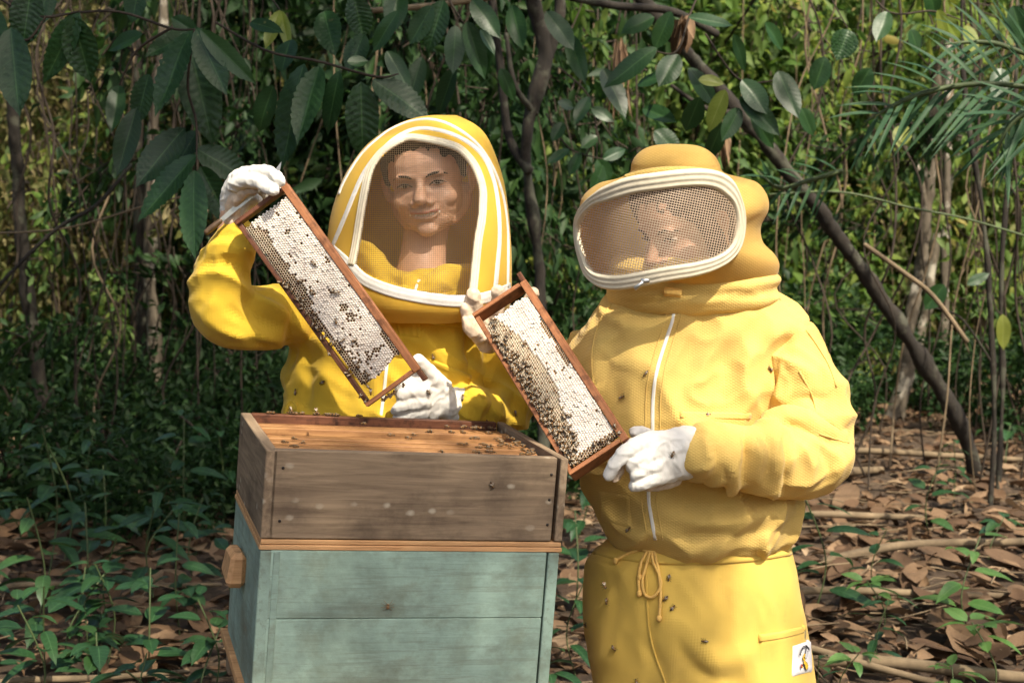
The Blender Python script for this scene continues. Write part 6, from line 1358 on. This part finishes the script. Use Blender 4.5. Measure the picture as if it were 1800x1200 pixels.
for pts_, r_, lb in (([(1352, 342), (1480, 338), (1600, 365), (1700, 385), (1820, 420)], .0045, 'green tendril running nearly level from the pale hood to the right edge'), ([(-20, 520), (90, 410), (170, 360), (230, 290)], .008, 'thin dark branch slanting up at far left'), ([(-20, 410), (120, 400), (300, 350), (440, 330)], .004, 'fine twig crossing behind the big leaves'), ([(1520, 430), (1590, 480), (1640, 520), (1700, 600)], .010, 'pale fallen branch hanging under the leaning trunk'), ([(640, 20), (760, 10), (900, -10)], .012, 'bare twig across the top centre'), ([(980, -10), (1080, 10), (1180, 20), (1260, 60)], .016, 'dark branch crossing the top above the round hat')):
    e = mk('loose_branch', limb3([P(x, y, 5.8)[:] for x, y in pts_], [r_] * len(pts_), 1, 6, 30), M['stem' if 'green' in lb else 'bark_dark' if 'dark' in lb else 'vine'], None); tag(e, lb, 'branch')

# leafy boughs hanging in the middle distance
sp_lab = {'leaf_lit': 'bright leafy bough', 'leaf_mid': 'green leafy bough', 'leaf_dark': 'dark leafy bough', 'leaf_tan': 'yellowish leafy bough'}
sprot = {}
def spray(k, px, py, Y, s, wh):
    if k not in sprot:
        e = empty('leafy_bough'); r = np.random.default_rng(len(sprot) + 90); n = 120; t = r.random((n, 1)); st = catmull([(-.55, 0, .25), (-.2, .05, .2), (.15, 0, .05), (.5, 0, -.2)], 30); i = (t[:, 0] * 29).astype(int)
        c = st[i] + r.normal(0, .09, (n, 3)); d = r.normal(0, .5, (n, 3)) + np.array([.5, 0, -.75]); V, F = leaves(c, d, r.uniform(.08, .17, n), .40, True, .9, r); obj('foliage', mesh_np('foliage', V, F), e, M[k], world=False)
        ln = [st[:]] + [np.array([st[j], st[j] + r.normal(0, .1, 3) + np.array([.05, 0, -.08])]) for j in i[::4]]; V, F = tubes([catmull(q, 12) for q in ln], .006, 5); obj('stem', mesh_np('stem', V, F), e, M['twig'], world=False); sprot[k] = e
    else: e = copy_tree(sprot[k])
    e.location = P(px, py, Y); e.scale = (s, s, s); e.rotation_euler = (rng.normal(0, .2), rng.normal(0, .3), rng.uniform(0, 6.28)); tag(e, sp_lab[k] + ' ' + wh, 'bough')
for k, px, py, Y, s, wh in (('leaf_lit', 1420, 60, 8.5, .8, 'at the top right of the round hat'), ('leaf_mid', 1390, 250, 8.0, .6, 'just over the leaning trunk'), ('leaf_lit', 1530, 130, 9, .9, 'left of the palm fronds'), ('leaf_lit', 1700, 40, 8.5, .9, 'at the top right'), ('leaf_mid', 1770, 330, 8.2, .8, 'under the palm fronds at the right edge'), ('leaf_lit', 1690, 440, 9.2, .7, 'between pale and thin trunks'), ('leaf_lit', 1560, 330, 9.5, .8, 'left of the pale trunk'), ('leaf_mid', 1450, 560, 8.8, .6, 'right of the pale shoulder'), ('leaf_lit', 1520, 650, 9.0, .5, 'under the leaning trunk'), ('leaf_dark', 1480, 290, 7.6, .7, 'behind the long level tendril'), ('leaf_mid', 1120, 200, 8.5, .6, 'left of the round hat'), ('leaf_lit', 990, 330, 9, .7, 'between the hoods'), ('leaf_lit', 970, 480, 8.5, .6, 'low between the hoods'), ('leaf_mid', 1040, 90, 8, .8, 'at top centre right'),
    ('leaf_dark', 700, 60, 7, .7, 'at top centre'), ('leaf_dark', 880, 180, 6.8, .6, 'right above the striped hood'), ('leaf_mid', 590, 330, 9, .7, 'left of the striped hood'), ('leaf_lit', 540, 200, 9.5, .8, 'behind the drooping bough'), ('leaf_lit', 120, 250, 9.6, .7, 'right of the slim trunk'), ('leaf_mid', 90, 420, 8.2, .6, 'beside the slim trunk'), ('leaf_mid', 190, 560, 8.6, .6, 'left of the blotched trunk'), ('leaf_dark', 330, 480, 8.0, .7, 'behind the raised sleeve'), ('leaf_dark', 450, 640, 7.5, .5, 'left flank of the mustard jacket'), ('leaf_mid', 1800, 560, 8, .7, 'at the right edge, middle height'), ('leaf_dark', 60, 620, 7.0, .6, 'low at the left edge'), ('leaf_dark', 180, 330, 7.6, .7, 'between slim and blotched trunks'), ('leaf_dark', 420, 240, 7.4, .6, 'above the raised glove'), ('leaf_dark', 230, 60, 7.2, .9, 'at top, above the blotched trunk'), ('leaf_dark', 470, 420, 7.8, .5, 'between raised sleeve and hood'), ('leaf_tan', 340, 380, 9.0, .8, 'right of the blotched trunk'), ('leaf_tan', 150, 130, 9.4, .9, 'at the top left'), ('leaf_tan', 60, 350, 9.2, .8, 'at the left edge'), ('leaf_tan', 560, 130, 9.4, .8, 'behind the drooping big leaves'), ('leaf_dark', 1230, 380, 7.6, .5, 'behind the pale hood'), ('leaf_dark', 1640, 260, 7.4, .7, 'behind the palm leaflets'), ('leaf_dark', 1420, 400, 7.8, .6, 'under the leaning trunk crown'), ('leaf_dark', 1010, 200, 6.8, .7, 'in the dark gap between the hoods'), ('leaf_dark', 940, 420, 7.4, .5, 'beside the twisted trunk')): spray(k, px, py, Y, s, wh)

# palm fronds at upper right
def frond(label, rach, pairs, YY, Lpx, w_=9, name='palm_frond'):
    e = empty(name, P(*rach[0], YY)); tag(e, label, 'palm frond'); A = catmull([(*q, 0) for q in rach], 60)
    mk('rachis', limb3([P(x, y, YY)[:] for x, y in rach], [.009] * (len(rach) - 1) + [.003], 1, 6, 24), M['stem'], e)
    for k in range(pairs):
        t = .06 + .9 * k / pairs; i = int(t * 59); x, y = A[i][:2]; dx, dy = A[min(59, i + 2)][:2] - A[max(0, i - 2)][:2]; a = math.atan2(dy, dx)
        for s in (-1, 1):
            an = a + s * R(52 - 22 * t) + rng.normal(0, .06); l = Lpx * (1 - .55 * t) * rng.uniform(.85, 1.1)
            bx, by, tx, ty = x, y, x + l * math.cos(an), y + l * math.sin(an) + l * .12; leaf_obj('leaflet', e, P(bx, by, YY), P(tx, ty, YY - rng.uniform(-.1, .25)), mpx(w_, YY), (rng.normal(0, .3), -.8, .8), M['palm'], nx=7, ny=2, pleat=0, droop=.18, fold=.4, shape=.55)
    return e
frond('blue green palm frond reaching left from the right edge', [(1880, 170), (1780, 150), (1690, 150), (1600, 172), (1520, 215)], 15, 4.6, 205)
frond('upper palm frond pointing up and left at the right edge', [(1900, 120), (1820, 100), (1740, 75), (1660, 78)], 9, 4.8, 170, 9)
frond('drooping palm frond at the right edge below the others', [(1900, 200), (1830, 190), (1780, 215), (1750, 270)], 9, 4.5, 190, 10)
frond('narrow yellowish palm frond right of the pale hood', [(1480, 300), (1420, 318), (1370, 330), (1330, 300)], 8, 5.6, 90, 6)

# ---------------------------------------------------------------- forest floor
dmesh = []
for k in range(9):
    V, F, UV = blade(1, rng.uniform(.34, .5), droop=rng.uniform(-.25, .3), fold=rng.uniform(.2, .7), pleat=.03, nx=9, ny=4, veins=7, wob=.10, seed=k * 3.1, curl=rng.uniform(-.5, .8)); V[:, 0] -= .5
    me = mesh_np('dry_leaf', V, F, True, [M['dry']], None, UV); dmesh.append(me)
def scat(n, r, near):
    out = []
    while len(out) < n:
        Y = r.uniform(*near) if near[1] < 9 else near[0] + (near[1] - near[0]) * r.random() ** .8; px = r.uniform(-150, 1950); x = X(px, Y); out.append((x, Y, px))
    return out
r5 = np.random.default_rng(55); cnt = 0
for x, Y, px in scat(900, r5, (3.6, 7.2)):
    h = P(px, 1200, Y).z
    if h > 0 or not (-40 < px < 1840): continue
    if 430 < px < 990 or 1040 < px < 1390: continue
    side = ('at the far left' if px < 180 else 'left of the hive') if px < 430 else ('between hive and trousers' if px < 1040 else 'right of the trousers' if px < 1610 else 'at the far right'); dist = 'close by' if Y < 4.6 else ('at middle distance' if Y < 5.8 else 'farther back')
    cnt += 1
    if cnt > 290: break
    o = bpy.data.objects.new('dry_leaf', dmesh[r5.integers(9)]); COL.objects.link(o); s = .11 + (.15 if px > 1400 else .12) * r5.random() ** 1.4; o.scale = (s, s, s * r5.uniform(.4, 1.0)); o.location = (x, Y, gz(x, Y) + r5.uniform(.015, .06)); o.rotation_euler = (r5.normal(0, .3), r5.normal(0, .25), r5.uniform(0, 6.28))
    sz = 'small' if s < .15 else ('middle sized' if s < .21 else 'large'); tag(o, sz + ' curled dry leaf on the floor ' + side + ', ' + dist, 'dry leaf', sz + ' dry leaves ' + side + ' ' + dist)
def litter(n, x0, x1, y0, y1, smin, smax, seed):
    r = np.random.default_rng(seed); x = r.uniform(x0, x1, n); y = y0 + (y1 - y0) * r.random(n) ** 1.1; z = np.array([gz(a, b) for a, b in zip(x, y)]) + r.uniform(0, .05, n)
    C = np.stack([x, y, z], 1); d = r.normal(0, 1, (n, 3)); d[:, 2] *= .18; return leaves(C, d, r.uniform(smin, smax, n), r.uniform(.3, .5), True, 2.2, r)
a = litter(34000, -6.5, 6.5, 2.2, 15, .04, .15, 61); b_ = litter(7000, -14, 14, 13, 30, .10, .25, 62); c_ = litter(5000, -5, 5, -4, 2.4, .06, .2, 63)
V = np.vstack([a[0], b_[0], c_[0]]); F = np.vstack([a[1], b_[1] + len(a[0]), c_[1] + len(a[0]) + len(b_[0])])
o = obj('leaf_litter', mesh_np('leaf_litter', V, F, True), None, M['dry']); tag(o, kind='stuff')
# twigs in the litter
tl = []; r6 = np.random.default_rng(66)
for _ in range(900):
    Y = r6.uniform(3, 14); x = X(r6.uniform(-200, 2000), Y); a_ = r6.uniform(0, 6.28) if r6.random() < .5 else r6.normal(0, .35); l = r6.uniform(.1, .5); z = gz(x, Y) + r6.uniform(.01, .07)
    tl.append([(x + math.cos(a_) * l * k / 4, Y + math.sin(a_) * l * k / 4, z + .012 * math.sin(k + l * 30)) for k in range(5)])
V, F = tubes(tl, .003, 4); o = obj('twig_litter', mesh_np('twig_litter', V, F), None, M['vine']); tag(o, kind='stuff')
for px, Y, l, an, r_, lb in ((1560, 4.9, 1.1, .08, .016, 'long pale stick lying level in the litter right of the trousers'), (1660, 4.1, 1.0, -.15, .022, 'thick pale split stick at the lower right corner'), (1500, 6.2, .9, .15, .018, 'stick lying by the low bushes at right'), (1700, 5.6, 1.2, .3, .02, 'bent stick under the thin dark stems'), (1470, 4.2, .8, -.6, .014, 'grey stick slanting beside the trouser pocket'), (120, 5.0, 1.0, .2, .012, 'thin stick in the shade left of the hive'), (230, 6.4, 1.3, .25, .015, 'stick across the litter below the blotched trunk'), (60, 4.0, .8, .4, .012, 'short stick at the lower left corner'), (1600, 7.6, 1.4, -.1, .02, 'fallen branch near the foot of the leaning trunk'), (1430, 7.2, 1.0, .5, .03, 'thick dead root stub right of the pale sleeve')):
    x = X(px, Y); z = gz(x, Y) + .04; c, s = math.cos(an), math.sin(an)
    e = mk('fallen_stick', limb3([(x - c * l / 2, Y - s * l / 2, z), (x - c * l * .2, Y - s * l * .2 + .03, z + .03), (x + c * l * .2, Y + s * l * .2 - .02, z + .02), (x + c * l / 2, Y + s * l / 2, z)], [r_, r_ * .9, r_ * .85, r_ * .6], 1, 8, 22), M['vine'], None); tag(e, lb, 'stick')

# undergrowth plants
def herb_proto(seed, nl, h, L_, W_, mat, whorl=False):
    e = empty('forest_herb'); r = np.random.default_rng(seed); top = (r.normal(0, .05), r.normal(0, .05), h)
    st = catmull([(0, 0, 0), (r.normal(0, .03), r.normal(0, .03), h * .5), top], 14); V, F = tubes([st], .0032, 5); obj('stem', mesh_np('stem', V, F), e, M['stem'], world=False)
    for k in range(nl):
        t = .25 + .75 * (k + 1) / nl if not whorl else r.uniform(.8, 1); p = st[min(13, int(t * 13))]; a = k * 2.4 + r.normal(0, .3); el = r.uniform(-.15, .5); d = np.array([math.cos(a) * math.cos(el), math.sin(a) * math.cos(el), math.sin(el)])
        l = L_ * r.uniform(.7, 1.15) * (.75 + .25 * math.sin(t * 3)); V, F, UV = blade(l, W_ * l, droop=r.uniform(.2, .6), fold=.2, pleat=.02, nx=10, ny=4, veins=8, wob=.03, seed=k, shape=.7)
        X_ = Vector(d); Z_ = Vector((r.normal(0, .2), r.normal(0, .2) - .25, 1)); Z_ = (Z_ - X_ * Z_.dot(X_)).normalized(); Y_ = Z_.cross(X_); Vw = V @ np.array([X_[:], Y_[:], Z_[:]]) + p + d * .03
        me = mesh_np('leaf', Vw, F, True, None, None, UV); obj('leaf', me, e, M[mat], world=False)
    return e
HP = [herb_proto(1, 9, .45, .14, .5, 'herb'), herb_proto(2, 12, .60, .16, .42, 'herb'), herb_proto(3, 7, .30, .15, .52, 'herb', True), herb_proto(4, 10, .50, .20, .30, 'herb'), herb_proto(5, 8, .28, .13, .50, 'herb_lit', True), herb_proto(6, 9, .45, .16, .42, 'herb_lit')]
hu = [False] * len(HP)
def herb(k, px, Y, s, label, group=None):
    e = HP[k] if not hu[k] else copy_tree(HP[k]); hu[k] = True; x = X(px, Y); place(e, x, Y, s, rng.uniform(0, 6.28)); tag(e, label, 'plant', group)
nm = ['small broad leaved plant', 'tall leafy plant', 'low rosette of broad leaves', 'plant with long dark leaves', 'bright green seedling rosette', 'bright leafy sapling']
hs = [(1, 60, 5.2, 1.4, 'at far left below the slim trunk'), (0, 130, 4.9, 1.2, 'left, in front of the slim trunk foot'), (1, 20, 4.4, 1.2, 'at the left edge'), (2, 90, 4.3, 1.3, 'in the shade at lower left'), (0, 30, 3.8, 1.1, 'at the lower left corner'), (2, 150, 3.8, 1.1, 'low at left, near the bottom edge'), (0, 240, 4.2, 1.1, 'midway between left edge and hive'), (1, 300, 4.6, 1.0, 'left of the grey box'), (0, 350, 4.0, 1.0, 'just left of the turquoise box'), (2, 290, 3.7, 1.1, 'at the bottom, left of the hive'), (0, 220, 3.6, .9, 'bottom centre left'), (3, 170, 5.6, 1.1, 'behind the broad leaves at left'), (1, 310, 5.8, 1.3, 'pale drooping, left of the grey box'), (0, 400, 5.0, 1.0, 'peeking out behind the hive cleat'), (2, 20, 5.8, 1.2, 'at left edge farther back'), (0, 200, 6.6, 1.0, 'by the blotched trunk foot'), (1, 90, 7.0, 1.0, 'beside the slim trunk foot'), (0, 380, 7.0, 1.2, 'behind the grey box corner'), (2, 330, 8.0, 1.3, 'under the raised sleeve'), (3, 1020, 4.2, .9, 'between hive and pale trousers, low'), (0, 1010, 4.8, 1.2, 'between hive and pale trousers, middle'), (2, 1015, 3.7, 1.0, 'at the bottom between hive and trousers'), (1, 1010, 5.8, 1.2, 'behind the gap between the keepers'),
      (3, 1440, 4.8, 1.25, 'right of the trouser waist'), (3, 1475, 5.2, 1.2, 'farther right of the trouser waist'), (0, 1560, 5.0, .9, 'in the sunny litter at right'), (4, 1570, 4.6, 1.0, 'right, in the middle litter'), (4, 1640, 4.1, 1.0, 'low right, by the pale stick'), (5, 1740, 4.5, 1.1, 'broad and bright at the right edge'), (4, 1770, 4.0, 1.2, 'at the lower right corner'), (5, 1790, 5.0, 1.0, 'at the right edge behind'), (0, 1650, 6.0, 1.1, 'under the leaning trunk foot'), (1, 1690, 6.6, .8, 'beside the leaning trunk foot'), (2, 1560, 6.6, .9, 'mid right in the litter'), (4, 1500, 4.0, .8, 'near the trouser pocket'), (0, 1460, 3.8, .7, 'at the bottom right of the trousers'), (5, 1600, 5.6, .8, 'upright, centre right'), (4, 1700, 3.8, .9, 'bottom right, sunlit'), (0, 1430, 7.0, 1.1, 'right of the elbow'), (1, 1500, 7.6, .9, 'behind, right of the elbow'), (2, 1780, 7.4, 1.2, 'right edge by the thin stems')]
for i, (k, px, Y, s, wh) in enumerate(hs):
    if px > 1400 and i % 3 == 0: continue
    herb(k, px, Y, s * (.72 if px > 1400 else .74), nm[k] + ' ' + wh)
for k, px, Y, s, wh in ((0, 60, 6.2, .9, 'at the left edge behind the others'), (1, 160, 6.0, .8, 'left, beyond the low rosettes'), (2, 240, 5.4, .9, 'midway left, half shaded'), (0, 330, 5.2, .8, 'a little left of the grey box'), (3, 90, 5.5, 1.0, 'at left, among broad leaves'), (0, 180, 4.6, .8, 'in the lower left thicket'), (2, 330, 3.9, .8, 'at the bottom beside the hive'), (1, 380, 6.0, .8, 'behind the hive, left side'), (3, 260, 4.9, .9, 'between rosettes, lower left')): herb(k, px, Y, s, nm[k] + ' ' + wh)
r7 = np.random.default_rng(77)
for j in range(34):
    left = j % 5 != 0; Y = r7.uniform(3.8, 10); px = r7.uniform(-60, 420) if left else r7.uniform(1420, 1840)
    herb(int(r7.integers(0, 4)) if left else int(r7.integers(0, 6)), px, Y, r7.uniform(.4, .8), 'small seedling scattered in the leaf litter ' + ('left of the hive' if left else 'right of the keepers'), 'seedlings ' + ('left of the hive' if left else 'right of the keepers'))
